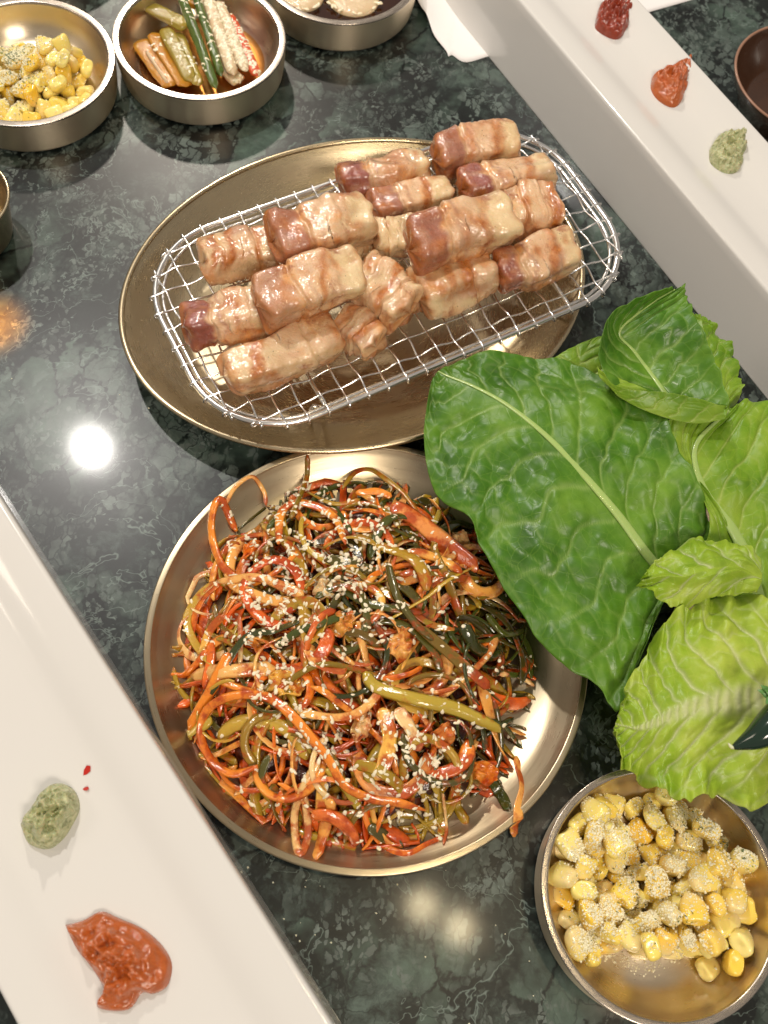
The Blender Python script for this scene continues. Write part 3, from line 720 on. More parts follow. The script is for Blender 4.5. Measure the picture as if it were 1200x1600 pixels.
# pale slip behind, between the large leaf and the curled one
leaf([((890, 590), (930, 610), (985, 610), 4.2, 4.2, 4.2), ((860, 566), (905, 572), (970, 575), 4.2, 4.4, 4.6), ((885, 548), (915, 548), (960, 545), 4.3, 4.5, 4.7), ((930, 527), (936, 526), (944, 524), 4.4, 4.5, 4.6)],
     M['leaf_mid'], M['rib'], 'dull green leaf tip peeping out between the largest leaf and the curled one', 22, nveins=4, puck=.08, frill=.05, ribr=(.1, .04), rib=False)
# leaf behind the curled one, ragged bright margin
leaf([((1080, 690), (1110, 680), (1150, 640), 5.0, 5.0, 5.0), ((1075, 620), (1115, 610), (1160, 600), 5.2, 5.4, 5.4), ((1070, 550), (1105, 548), (1150, 562), 5.2, 5.6, 5.4), ((1068, 505), (1098, 508), (1131, 525), 5.2, 5.5, 5.4), ((1080, 488), (1094, 490), (1110, 494), 5.2, 5.4, 5.4)],
     M['leaf_mid'], M['rib'], 'bright frilled leaf margin behind the curled leaf at the upper right', 23, nveins=6, puck=.2, frill=.22, ribr=(.1, .04), rib=False)
# curled leaf at the top right
leaf([((1010, 640), (1046, 625), (1132, 640), 6.0, 6.2, 6.6),
      ((952, 612), (1020, 588), (1118, 585), 6.2, 5.9, 6.8),
      ((932, 560), (990, 548), (1098, 535), 6.8, 6.0, 7.2),
      ((948, 505), (968, 518), (1078, 485), 7.2, 6.6, 7.2),
      ((990, 477), (1010, 480), (1070, 462), 7.2, 7.1, 7.2),
      ((1048, 453), (1055, 452), (1064, 451), 7.2, 7.2, 7.2)],
     M['leaf_dark'], M['rib'], 'dark green lettuce leaf curled at its lower lip, highest in the picture', 24, nveins=7, puck=.22, frill=.10, ribr=(.14, .04), cup=.4)
# its folded lip
leaf([((932, 575), (936, 588), (948, 580), 7.0, 6.9, 6.6), ((968, 605), (975, 625), (985, 600), 7.0, 6.6, 6.5), ((1020, 612), (1030, 650), (1045, 622), 7.1, 6.4, 6.5), ((1075, 620), (1085, 662), (1095, 625), 7.2, 6.3, 6.4), ((1130, 636), (1133, 655), (1137, 640), 7.2, 6.8, 6.8)],
     M['leaf_mid'], M['rib'], 'rolled pale underside of the curled leaf, seen as a lip along its lower edge', 25, nveins=6, puck=.06, frill=.05, rib=False)
# right hand leaf cut by the frame
leaf([((1120, 985), (1195, 965), (1290, 960), 4.6, 4.4, 4.6),
      ((1100, 900), (1165, 870), (1290, 880), 4.6, 4.4, 5.0),
      ((1105, 815), (1140, 820), (1280, 800), 5.0, 4.8, 5.6),
      ((1075, 735), (1108, 775), (1270, 720), 5.6, 5.1, 6.2),
      ((1040, 668), (1088, 735), (1250, 660), 5.9, 5.4, 6.2),
      ((1080, 640), (1090, 690), (1210, 628), 6.0, 5.7, 6.0),
      ((1130, 628), (1140, 640), (1165, 622), 6.0, 5.9, 5.9)],
     M['leaf_mid'], M['rib'], 'mid green lettuce leaf with a thick yellow rib cut off by the right edge', 26, nveins=6, puck=.25, frill=.1, ribr=(.42, .06), slant=.5)
# small folded pale leaf
leaf([((1180, 930), (1190, 905), (1186, 868), 5.8, 6.2, 5.9), ((1140, 930), (1150, 885), (1148, 848), 6.0, 6.7, 6.2), ((1100, 940), (1108, 890), (1104, 835), 6.0, 6.9, 6.2), ((1060, 948), (1070, 900), (1062, 852), 6.0, 6.8, 6.2), ((1025, 928), (1035, 900), (1028, 872), 6.0, 6.5, 6.2), ((998, 912), (1004, 907), (1006, 898), 6.1, 6.2, 6.2)],
     M['leaf_light'], M['rib'], 'small folded pale lettuce leaf lying above the large frilled pale one', 29, nveins=4, puck=.34, frill=.22, rib=False, ribr=(.14, .04), slant=.3)
# large pale frilled leaf over the corn bowl
leaf([((1235, 1225), (1230, 1090), (1228, 930), 5.2, 5.0, 5.6),
      ((1195, 1248), (1178, 1092), (1190, 930), 4.9, 5.3, 5.8),
      ((1120, 1242), (1115, 1098), (1135, 928), 4.5, 5.5, 5.8),
      ((1062, 1245), (1060, 1112), (1085, 940), 4.3, 5.4, 5.6),
      ((1020, 1222), (1022, 1130), (1042, 962), 4.1, 5.1, 5.4),
      ((985, 1204), (995, 1138), (1018, 1018), 4.0, 4.7, 5.0),
      ((966, 1182), (975, 1135), (982, 1070), 4.0, 4.4, 4.6),
      ((955, 1150), (960, 1132), (966, 1112), 4.0, 4.2, 4.3)],
     M['leaf_light'], M['rib_white'], 'large frilled pale green lettuce leaf with a white rib over the corn bowl', 28, nveins=9, puck=.34, frill=.55, rib=False, band=.85, pale=.5, slant=.38)
# green chilli and herb sprig on the leaf
c0 = at(1146, 1168, 6.4); c1 = at(1185, 1150, 6.7); c2 = at(1240, 1090, 6.7)
P = catmull([c0, c1, at(1215, 1125, 6.8), c2], 40)
rr = [.12 + .62 * math.sin(min(1, k / 26) * math.pi / 2) for k in range(40)]
t = empty('green_chilli', tuple(c0)); tag(t, 'glossy dark green chilli lying on the pale leaf at the right edge', 'chilli')
obj('pod', *tube(P, rr, 20), M['chilli_green'], t)
obj('tip', *tube(catmull([c0 + Vector((-.25, .12, .05)), c0 + Vector((-.1, .0, .03)), c0 + Vector((.05, 0, 0))], 8), [.02, .05, .07, .08, .08, .08, .07, .07], 8), M['rib_white'], t)
V = []; F = []
for k, (x, y) in enumerate([(1183, 1078), (1188, 1070), (1195, 1078), (1192, 1088), (1199, 1092), (1196, 1100), (1206, 1080), (1210, 1090)]):
    p = at(1208, 1086, 7.4); q = at(x, y, 7.4 + .1 * (k % 3)); d = (q - p); n_ = Vector((-d.y, d.x, 0)).normalized() * .16
    o = len(V); V += [p, p + d * .55 + n_, q, p + d * .55 - n_, p + Vector((0, 0, .03)), p + d * .55 + n_ * .8 + Vector((0, 0, .05)), q + Vector((0, 0, .02)), p + d * .55 - n_ * .8 + Vector((0, 0, .05))]
    F += [(o + 3, o + 2, o + 1, o), (o + 4, o + 5, o + 6, o + 7), (o, o + 1, o + 5, o + 4), (o + 1, o + 2, o + 6, o + 5), (o + 2, o + 3, o + 7, o + 6), (o + 3, o, o + 4, o + 7)]
me_ = obj('herb_sprig', V, F, mat_simple('herb_green', (.09, .24, .05), .4, var=.3)); tag(me_, 'toothed green herb sprig above the chilli at the right edge', 'herb')

# ------------------------------------------------------------------ scallion salad
SC = at(560, 1022, 1.2); SAx, SAy = 8.4, 9.2
def pile(x, y):
    dx, dy = x - SC.x, y - SC.y
    r = math.hypot(dx / SAx, dy / SAy)
    r *= 1 + .10 * nz((x, y, 0), .35, 5)
    return max(.32, .3 + 2.7 * max(0, 1 - r ** 2.3) ** .75 * (1 + .35 * nz((x, y, 2), .45, 3)))
def on_pile(px, py, dz=0.0):
    z = 1.5
    for _ in range(4):
        p = at(px, py, z); z = pile(p.x, p.y) + dz
    return at(px, py, z)
def plate_z(x, y):
    r = math.hypot(x - pc[0], y - pc[1]); return float(np.interp(r, [0, 8.1, 9.1, 9.95, 10.14, 10.5, 10.6], [.22, .24, .5, 1.2, 1.4, 1.47, 0]))
salad_parts = []      # for dropping seeds
def ribbon(P, width, thick, twist=0., tw0=0., seed=0, taper=(.07, .07), n=None, curl=0.0):
    P = np.array(P); P[:, 2] = [max(z, plate_z(x, y) + .1) for x, y, z in P]; n = len(P); ns = 8; V = []
    for i in range(n):
        u = i / (n - 1); T = P[min(i + 1, n - 1)] - P[max(i - 1, 0)]; T /= np.linalg.norm(T) + 1e-9
        a0 = np.cross(T, [0, 0, 1.0]); nn_ = np.linalg.norm(a0)
        a0 = a0 / nn_ if nn_ > 1e-3 else np.array([1., 0, 0]); b0 = np.cross(a0, T)
        th = tw0 + twist * u + .5 * nz((u * 3, seed, 0), 1., seed)
        A = a0 * math.cos(th) + b0 * math.sin(th); B = -a0 * math.sin(th) + b0 * math.cos(th)
        w_ = width * (1 + .22 * nz((u * 4, seed, 1), 1., seed)) / 2
        if u < taper[0]: w_ *= .35 + .65 * math.sin(u / taper[0] * math.pi / 2)
        if u > 1 - taper[1]: w_ *= .2 + .8 * math.sin((1 - u) / taper[1] * math.pi / 2)
        for k in range(ns):
            a = 2 * math.pi * k / ns; ca, sa = math.cos(a), math.sin(a)
            V.append(P[i] + A * w_ * ca + B * (thick / 2 * sa + curl * w_ * (ca * ca - .5)))
    F = grid_faces(n, ns, closed_v=True); F.append(tuple(range(ns))[::-1]); F.append(tuple((n - 1) * ns + k for k in range(ns)))
    return V, F
def sector(p, c, r, where):
    dx, dy = p[0] - c[0], p[1] - c[1]; u_ = dx * _cr + dy * _sr; v_ = -dx * _sr + dy * _cr
    if math.hypot(u_, v_) < r * .42: return 'in the middle of ' + where
    k = int(((math.atan2(v_, u_) + math.pi / 8) % (2 * math.pi)) / (math.pi / 4))
    return ['at the right of ', 'at the upper right of ', 'at the top of ', 'at the upper left of ', 'at the left of ', 'at the lower left of ', 'at the bottom of ', 'at the lower right of '][k] + where
KIND = {'orange_strand': ('carrot_strip', 'orange red sauced vegetable strip', 'vegetable strip', 'orange sauced strips in the salad'),
        'olive_strand': ('scallion_strip', 'olive brown sauced scallion strip', 'scallion', 'olive scallion strips in the salad'),
        'green_strand': ('scallion_strip', 'dark green scallion strip', 'scallion', 'dark green scallion strips in the salad'),
        'pale_strand': ('scallion_strip', 'pale orange tinted scallion strip', 'scallion', 'pale scallion strips in the salad'),
        'yellow_strand': ('scallion_strip', 'yellow green scallion strip', 'scallion', 'yellow green scallion strips in the salad')}
def strand(P, width, thick, mat, label=None, **k):
    V, F = ribbon(P, width, thick, **k)
    nm, lb, ct, gr = KIND[mat]
    o = obj(nm, V, F, M[mat]); sc_ = sector(np.mean(np.array(P), 0), SC, 8.6, 'the salad')
    tag(o, label or lb + ' ' + sc_, ct, gr.replace('in the salad', sc_))
    if label: del o['group']
    salad_parts.append((V, F)); return o
heroes = [
 ('orange_strand', [(403, 1197), (364, 1209), (331, 1188), (314, 1149), (322, 1113), (349, 1092), (388, 1085), (424, 1092), (460, 1122), (490, 1158), (514, 1188), (538, 1227), (580, 1248), (620, 1254), (665, 1266)], .44, .8, 'long orange strip looping round the lower left of the salad'),
 ('yellow_strand', [(569, 1050), (590, 1074), (650, 1092), (710, 1107), (755, 1128), (782, 1143)], .62, .9, 'broad amber yellow strip lying across the right of the salad'),
 ('orange_strand', [(806, 1182), (812, 1230), (802, 1270), (803, 1308)], .50, .3, 'flat orange strip hanging over the lower right rim of the round plate'),
 ('green_strand', [(629, 1146), (638, 1188), (671, 1218), (704, 1224), (734, 1206), (736, 1155), (719, 1128), (692, 1122)], .30, .9, 'thin olive green loop at the lower right of the salad'),
 ('orange_strand', [(611, 790), (650, 811), (695, 850), (746, 892)], .95, .8, 'wide orange red slice at the upper right of the salad'),
 ('yellow_strand', [(337, 908), (310, 932), (292, 968), (304, 1004), (331, 1040)], .40, .5, 'yellow green strand bowed out at the left of the salad'),
 ('olive_strand', [(535, 763), (555, 738), (580, 734), (605, 750), (630, 770), (658, 808)], .28, .9, 'olive strand arching over the top of the salad'),
 ('orange_strand', [(352, 794), (370, 767), (394, 752), (412, 767), (416, 790)], .22, 1.2, 'thin orange strand arching at the upper left of the salad'),
 ('orange_strand', [(340, 908), (400, 902), (445, 917), (475, 932)], .5, .8, None),
 ('pale_strand', [(300, 1056), (355, 1048), (430, 1044)], .75, .5, 'wide pinkish strip lying level at the left of the salad'),
 ('orange_strand', [(358, 1020), (334, 1071), (295, 1140)], .55, .7, 'orange spear pointing down at the left of the salad'),
 ('pale_strand', [(499, 1188), (475, 1230), (460, 1275), (467, 1335), (481, 1302), (475, 1236)], .42, .3, 'pale orange strip folded back at the bottom of the salad'),
 ('orange_strand', [(517, 1248), (508, 1290), (493, 1345)], .55, .2, 'orange strip hanging lowest at the bottom of the salad'),
 ('pale_strand', [(596, 1107), (608, 1146), (602, 1188), (587, 1218)], .66, .9, None),
 ('pale_strand', [(620, 1107), (641, 1140), (656, 1173)], .6, .9, None),
 ('orange_strand', [(566, 1260), (578, 1296), (605, 1326), (635, 1335), (665, 1320), (692, 1308)], .28, .12, 'thin orange strand curving along the bottom of the plate'),
 ('green_strand', [(430, 1010), (470, 985), (500, 975), (540, 960)], .42, 1., None),
 ('green_strand', [(330, 1085), (380, 1000), (430, 985), (470, 970)], .40, .8, None),
 ('orange_strand', [(435, 850), (440, 800), (470, 785), (520, 805), (540, 850)], .45, 1.0, None),
 ('olive_strand', [(480, 718), (478, 750), (462, 790), (455, 810)], .32, 1.2, 'short orange brown strand sticking up at the top of the salad'),
 ('yellow_strand', [(668, 830), (680, 815), (688, 797)], .30, .7, None),
 ('green_strand', [(605, 880), (620, 930), (650, 975), (680, 1000)], .42, 1.0, None),
 ('olive_strand', [(655, 980), (690, 1010), (730, 1045), (765, 1075)], .5, .9, None),
 ('green_strand', [(760, 960), (790, 990), (826, 982)], .34, .5, None),
 ('olive_strand', [(745, 935), (765, 930), (790, 920)], .22, .4, None),
 ('green_strand', [(765, 1215), (780, 1240), (790, 1268)], .5, .35, None),
 ('orange_strand', [(370, 830), (345, 790), (330, 830), (345, 880), (370, 905)], .45, .7, None),
 ('pale_strand', [(690, 1320), (697, 1290), (692, 1240)], .16, .3, None),
 ('green_strand', [(408, 1225), (410, 1205), (420, 1180)], .36, .4, None),
 ('orange_strand', [(556, 770), (590, 768), (612, 776)], .35, .7, None),
]
for i, (mt, pts, wd, dz, lb) in enumerate(heroes):
    P = [list(on_pile(x, y, dz * .55)) for x, y in pts]
    P = catmull(P, max(14, 5 * len(pts)))
    strand(P, wd, .13 if wd < .5 else .16, mt, lb, seed=300 + i, twist=random.uniform(-.9, .9), tw0=random.uniform(-.5, .5), curl=random.choice([0, .3, -.3, .4]))
def random_path(rs, x, y, level, L, kap, flat):
    n = 20; th = rs.uniform(0, 2 * math.pi); P = []; cx, cy = x, y; ds = L / n; k0 = kap
    for i in range(n + 1):
        u = i / n; h = pile(cx, cy)
        z = max(.34, level * h + (.32 * math.sin(u * math.pi * rs_w + rs_p) if not flat else .04))
        P.append((cx, cy, z)); th += k0 * ds + .5 * ds * nz((cx, cy, 9), .8, kap * 10)
        cx += ds * math.cos(th); cy += ds * math.sin(th)
    return P
under = []
rs = np.random.RandomState(5)
count = 0
for i in range(620):
    for _ in range(50):
        a, r = rs.uniform(0, 2 * math.pi), math.sqrt(rs.uniform(0, 1)) * (.86 if i < 560 else .98)
        x, y = SC.x + SAx * r * math.cos(a), SC.y + SAy * r * math.sin(a)
        if math.hypot(x - pc[0], y - pc[1]) < 9.3: break
    top = i < 270
    level = rs.uniform(.78, 1.12) if top else rs.uniform(.15, .85)
    L = rs.uniform(3.0, 9.0) * (1.0 if r < .6 else .7); kap = rs.choice([-1, 1]) * rs.uniform(.05, .85)
    rs_w, rs_p = rs.uniform(.6, 1.6), rs.uniform(0, 6)
    P = random_path(rs, x, y, level, L, kap, level < .6)
    cxm = np.mean([p[0] for p in P]) - SC.x; cym = np.mean([p[1] for p in P]) - SC.y
    P = [p for p in P if math.hypot(p[0] - pc[0], p[1] - pc[1]) < 9.4 and math.hypot((p[0] - SC.x) / SAx, (p[1] - SC.y) / SAy) < 1.04]
    if len(P) < 6: continue
    # greener at the right and the top, more orange at the left and the bottom
    g = .46 + .085 * cxm + .07 * cym
    v = rs.uniform(0, 1)
    if v < .16 + .36 * g: mt = rs.choice(['green_strand', 'green_strand', 'green_strand', 'olive_strand'])
    elif v < .50 + .18 * g: mt = 'olive_strand' if rs.uniform() < .45 else 'pale_strand'
    elif v < .93: mt = 'orange_strand'
    else: mt = 'yellow_strand' if rs.uniform() < .6 else 'pale_strand'
    wd = rs.choice([.17, .27, .38, .50, .68], p=[.20, .28, .27, .17, .08])
    kw = dict(seed=i, twist=rs.uniform(-1.3, 1.3), tw0=rs.uniform(-.6, .6), curl=rs.uniform(-.4, .4))
    if top and count < 262: strand(P, wd, .06 + wd * .12, mt, **kw); count += 1
    else: under.append((mt, ribbon(P, wd, .08 + wd * .2, **kw)))
# what lies underneath: one tangle per kind, nobody could count it
for mt in ('orange_strand', 'olive_strand', 'green_strand'):
    L_ = [g for (m_, g) in under if m_ == mt or (mt == 'olive_strand' and m_ in ('yellow_strand', 'pale_strand'))]
    V, F = join(L_); salad_parts.append((V, F))
    o = obj('vegetable_tangle', V, F, M[mt]); tag(o, {'orange_strand': 'orange tangle of shredded vegetables deep in the salad', 'olive_strand': 'olive and pale tangle of shredded scallion deep in the salad', 'green_strand': 'dark green tangle of shredded scallion deep in the salad'}[mt], 'shredded vegetables', kind='stuff')
# wet dark core so that no plate shows through the middle
V = []; n = 64; nr = 24
for i in range(nr):
    for k in range(n):
        r = i / (nr - 1) * .84; a = 2 * math.pi * k / n
        x, y = SC.x + SAx * r * math.cos(a), SC.y + SAy * r * math.sin(a)
        V.append((x, y, max(.23, pile(x, y) * .62 - .25 + .5 * nz((x, y, 0), 1.2, 4)) if i < nr - 1 else .22))
core = mat_simple('wet_red_sauce', (.09, .016, .006), .2, var=.7, nscale=120, coat=.6, bump=.9, bscale=260)
F = grid_faces(nr, n, closed_v=True); o = obj('sauce_mass', V, F, core); tag(o, 'dark red dressing soaking the core of the scallion salad', 'dressing', kind='stuff')
salad_parts.append((V, F))
# crumpled cabbage pieces with orange dressing
def crumple(px, py, size, seed, mat, lb, rot=0., dz=.35):
    c = on_pile(px, py, dz); n = 22; V = []
    for i in range(n):
        for j in range(n):
            u, v = (i / (n - 1) - .5), (j / (n - 1) - .5)
            k = 1 - .28 * (abs(u * 2) ** 3 + abs(v * 2) ** 3) * (.5 + nz((u * 3, v * 3, 0), 1, seed))
            x, y = u * size * k, v * size * .72 * k
            z = .32 * size * nz((u, v, 0), 2.6, seed) + .2 * size * nz((u, v, 0), 5.5, seed + 3) + .1 * size * math.sin(u * 9 + seed)
            V.append((c.x + x * math.cos(rot) - y * math.sin(rot), c.y + x * math.sin(rot) + y * math.cos(rot), c.z + z))
    nn_ = len(V); V2 = V + [(x, y, z - .09) for x, y, z in V]; F = grid_faces(n, n)
    ring = [k for k in range(n)] + [i * n + n - 1 for i in range(1, n)] + [(n - 1) * n + k for k in range(n - 2, -1, -1)] + [i * n for i in range(n - 2, 0, -1)]
    F2 = F + [tuple(q + nn_ for q in f[::-1]) for f in F] + [(ring[i], ring[i - 1], ring[i - 1] + nn_, ring[i] + nn_) for i in range(len(ring))]
    o = obj('cabbage_piece', V2, F2, M[mat]); tag(o, lb, 'cabbage', 'pale cabbage pieces in the salad'); salad_parts.append((V2, F2))
for q in [(530, 975, 1.7, 1, 'pale_strand', 'square pale cabbage piece at the centre of the salad', .4), (447, 1066, 2.0, 2, 'pale_strand', 'crumpled cabbage piece under seeds left of centre', .2), (628, 1005, 1.7, 3, 'pale_strand', 'white edged cabbage piece right of centre', 1.2),
          (515, 920, 1.5, 4, 'pale_strand', 'cabbage piece under the densest sesame seeds', .3), (690, 1150, 1.5, 5, 'orange_strand', 'orange soaked cabbage piece at the lower right of the salad', .9), (720, 845, 1.3, 6, 'pale_strand', 'cabbage piece beside the wide orange slice', 2.2),
          (395, 855, 1.1, 7, 'orange_strand', 'small orange cabbage piece at the upper left of the salad', .6), (565, 1135, 1.4, 8, 'pale_strand', 'pale cabbage curl below the centre of the salad', 1.7), (755, 1205, 1.5, 9, 'orange_strand', 'orange cabbage curl near the lower right edge of the salad', .1)]:
    crumple(q[0], q[1], q[2], q[3], q[4], q[5], q[6])

# ------------------------------------------------------------------ sesame seeds
def seed_mesh():
    V = []; n, m_ = 10, 8
    for i in range(n):
        a = math.pi * i / (n - 1); x = -math.cos(a)
        r = math.sin(a) * (.54 - .20 * x)
        for k in range(m_):
            b = 2 * math.pi * k / m_; V.append((x * .20, r * .185 * math.cos(b) * 1.0, r * .115 * math.sin(b)))
    return V, grid_faces(n, m_, closed_v=True)
SV, SF = seed_mesh(); seed_me = mesh_data('sesame_seed', np.array(SV) * CM, SF, M['sesame'])
def bvh_of(parts):
    V, F = join(parts); return BVHTree.FromPolygons([Vector(v) for v in V], F)
def drop(bvh, x, y, ztop=12):
    h = bvh.ray_cast(Vector((x, y, ztop)), Vector((0, 0, -1)))
    return (h[0], h[1]) if h[0] is not None else (None, None)
def frame_on(nrm, ang):
    if nrm.z < 0: nrm = -nrm
    if nrm.z < .35: nrm = (nrm + Vector((0, 0, .6))).normalized()
    t1 = nrm.orthogonal().normalized(); q = Matrix.Rotation(ang, 3, nrm); t1 = q @ t1; t2 = nrm.cross(t1)
    return Matrix((t1, t2, nrm)).transposed()
def put_seed(p, nrm, label, group, s=1.0):
    o = bpy.data.objects.new('sesame_seed', seed_me)
    m_ = frame_on(nrm, random.uniform(0, 6.28)).to_4x4() @ Matrix.Scale(s * random.uniform(.88, 1.1), 4)
    m_.translation = (p + nrm * .05) * CM; o.matrix_world = m_; COL.objects.link(o); tag(o, label, 'sesame seed', group)
def seed_geo(p, nrm):
    m_ = frame_on(nrm, random.uniform(0, 6.28)); p = p + nrm * .05
    return [m_ @ Vector(v) + p for v in SV], SF
salad_bvh = bvh_of(salad_parts)
clusters = [(x_, y_, s_, int(n_ * 2.3)) for x_, y_, s_, n_ in [(525, 900, 42, 50), (490, 925, 60, 38), (470, 745, 30, 20), (580, 830, 38, 34), (430, 880, 55, 30), (420, 985, 40, 24), (435, 1065, 26, 16), (400, 940, 45, 24),
            (470, 1160, 34, 26), (560, 1230, 50, 16), (500, 800, 45, 26), (640, 1215, 55, 40), (400, 800, 40, 16), (590, 940, 45, 22), (680, 1180, 55, 26), (560, 1090, 120, 26), (690, 870, 40, 9), (540, 1000, 170, 70), (740, 1060, 40, 8)]]
left = []; nput = 0
for (x, y, sp, n) in clusters:
    for _ in range(n):
        px, py = x + random.gauss(0, sp * .85), y + random.gauss(0, sp * .85)
        p = at(px, py, 2.0); h, nr_ = drop(salad_bvh, p.x, p.y)
        if h is None or h.z < .3: continue
        left.append((h, nr_))
random.shuffle(left)
for h, nr_ in left[:225]:
    sc_ = sector(h, SC, 8.6, 'the scallion salad'); put_seed(h, nr_, 'pale sesame seed ' + sc_, 'sesame seeds ' + sc_)
V, F = join([seed_geo(*q) for q in left[225:]])
tag(obj('sesame_sprinkle', V, F, M['sesame']), 'remaining pale sesame seeds strewn over the salad', 'sesame seeds', kind='stuff')

# ------------------------------------------------------------------ pickles in the second bowl
def chunk(P0, P1, w_, h_, mat, nm, lb, bend=.0, pts=None, tw=0., sq=3.2, ends=(.75, .75), zbow=0.):
    P = catmull([P0, (np.array(P0) + np.array(P1)) / 2 + np.array([bend, -bend, zbow]), P1], 20); n = len(P); V = []; ns = 20
    for i in range(n):
        u = i / (n - 1); T = P[min(i + 1, n - 1)] - P[max(i - 1, 0)]; T /= np.linalg.norm(T)
        A = np.cross(T, [0, 0, 1]); A /= np.linalg.norm(A); B = np.cross(A, T); th = tw
        A, B = A * math.cos(th) + B * math.sin(th), -A * math.sin(th) + B * math.cos(th)
        e = abs(2 * u - 1); f = (1 - e ** 12) ** .4 if e < 1 else .02
        for k in range(ns):
            a = 2 * math.pi * k / ns; ca, sa = math.cos(a), math.sin(a); q = (abs(ca) ** sq + abs(sa) ** sq) ** (-1 / sq)
            q *= (1 + .22 * nz((u * 2.2, ca, sa), 1.1, w_ * 31) + .05 * nz((u * 8, ca, sa), 1.6, w_ * 11)) * (.78 + .22 * math.sin(min(1, u * 4 + .2) * 1.57))
            V.append(P[i] + A * w_ / 2 * q * ca * f + B * h_ / 2 * q * sa * f)
    F = grid_faces(n, ns, closed_v=True); F.append(tuple(range(ns))[::-1]); F.append(tuple((n - 1) * ns + k for k in range(ns)))
    o = obj(nm, V, F, M[mat]); tag(o, lb, 'pickle'); return (V, F)
pk = []
def pp(x, y, z): return list(at(x, y, z))
pk.append(chunk(pp(216, 62, .8), pp(272, 134, .8), 1.35, .32, 'pickle_amber', 'pickle_slice', 'broad amber pickle slice at the lower left of the pickle bowl', bend=.15))
pk.append(chunk(pp(238, 50, 1.0), pp(292, 136, .9), 1.15, .30, 'pickle_amber', 'pickle_slice', 'amber pickle slice overlapping its neighbour toward the middle of the bowl', bend=.1, tw=.25))
pk.append(chunk(pp(226, 8, 1.5), pp(294, 42, 1.6), .95, .42, 'pickle_olive', 'pickle_slice', 'olive pickle stick lying across the top of the pickle bowl'))
pk.append(chunk(pp(256, 44, 1.25), pp(300, 128, 1.05), .9, .40, 'pickle_olive', 'pickle_slice', 'olive pickle slice in the middle of the pickle bowl', bend=-.2, zbow=.2))
pk.append(chunk(pp(276, 50, 1.1), pp(312, 134, 1.0), .8, .35, 'pickle_olive', 'pickle_slice', 'slim olive pickle slice beside the long green chilli', bend=-.1))
pk.append(chunk(pp(278, -20, 2.0), pp(338, 140, 1.3), .62, .5, 'pickle_green', 'green_pepper_stick', 'long dark green pickled chilli across the pickle bowl', sq=2.2))
pk.append(chunk(pp(302, -20, 1.9), pp(346, 120, 1.3), .55, .45, 'pickle_green', 'green_pepper_stick', 'second green pickled chilli, half hidden by sesame seeds', sq=2.3))
pk.append(chunk(pp(322, -10, 1.6), pp(366, 118, 1.3), .8, .5, 'pickle_pale', 'onion_piece', 'pale pickled onion under sesame seeds in the pickle bowl'))
pk.append(chunk(pp(340, 0, 1.5), pp(384, 112, 1.35), .7, .45, 'pickle_pale', 'onion_piece', 'pale pickled onion strip beside the red pepper'))
pk.append(chunk(pp(356, 20, 1.4), pp(402, 120, 1.2), .7, .45, 'pickle_red', 'red_pepper_strip', 'red pepper strip at the right of the pickle bowl'))
pk.append(chunk(pp(262, -15, 1.2), pp(318, 6, 1.3), 1.2, .4, 'pickle_amber', 'pickle_slice', 'amber pickle slice at the back of the pickle bowl'))
pk.append(chunk(pp(228, 80, 1.05), pp(262, 130, .95), .2, .3, 'pickle_pale', 'onion_piece', 'thin pale onion sliver at the left of the pickle bowl'))
pk.append(chunk(pp(345, 100, .8), pp(375, 128, .8), 1.0, .45, 'pickle_pale', 'onion_piece', 'pale onion chunk at the front of the pickle bowl'))
V, F = lathe([(3.9, .46), (3.4, .47), (.01, .47)], bc2, 64); tag(obj('pickle_brine', V, F, M['brine']), 'shallow amber brine in the pickle bowl', 'brine')
pbv = bvh_of(pk); L2 = []
for (x0, y0, x1, y1, sp, n) in ((336, -5, 380, 112, 30, 330), (262, 62, 325, 112, 12, 24), (240, 70, 260, 80, 12, 8), (285, 0, 305, 30, 9, 12), (232, 20, 330, 125, 22, 22), (366, 40, 402, 118, 10, 50)):
    for _ in range(n):
        t_ = random.random(); px = x0 + (x1 - x0) * t_ + random.gauss(0, sp * .55); py = y0 + (y1 - y0) * t_ + random.gauss(0, sp * .55)
        p = at(px, py, 1.5); h, nr_ = drop(pbv, p.x, p.y)
        if h is not None and math.hypot(h.x - bc2[0], h.y - bc2[1]) < 4.3: L2.append((h, nr_))
random.shuffle(L2)
for h, nr_ in L2[:60]: put_seed(h, nr_, 'pale sesame seed on the mixed pickles', 'sesame seeds on the pickles', .95)
V, F = join([seed_geo(*q) for q in L2[60:]])
tag(obj('sesame_sprinkle', V, F, M['sesame']), 'remaining sesame seeds thick on the pickles', 'sesame seeds', kind='stuff')

# ------------------------------------------------------------------ soy sauce bowl
V, F = lathe([(4.55, 1.32), (4.3, 1.3), (.01, 1.3)], bc3, 64); tag(obj('soy_sauce', V, F, M['soy']), 'dark soy sauce in the bowl cut off by the top edge', 'sauce')
L3 = []
for (x, y, r, lb) in ((470, -8, 1.5, 'pale brown onion round at the left in the soy sauce bowl'), (552, -4, 1.7, 'pale brown onion round at the right in the soy sauce bowl')):
    c = at(x, y, 1.4)
    V, F = lathe([(r, 1.28), (r, 1.42), (r - .12, 1.52), (r * .7, 1.60), (r * .4, 1.56), (.01, 1.6)], (c.x, c.y, 0), 40)
    tag(obj('onion_slice', V, F, M['pickle_pale']), lb, 'onion')
    for k in range(34):
        a = random.uniform(0, 6.28); rr_ = r - abs(random.gauss(0, .12)) + .1
        L3.append((Vector((c.x + rr_ * math.cos(a), c.y + rr_ * math.sin(a), 1.50)), Vector((0, 0, 1))))
random.shuffle(L3)
for h, nr_ in L3[:24]: put_seed(h, nr_, 'sesame seed ringing an onion round in the soy sauce bowl', 'sesame seeds in the soy sauce bowl')
V, F = join([seed_geo(*q) for q in L3[24:]])
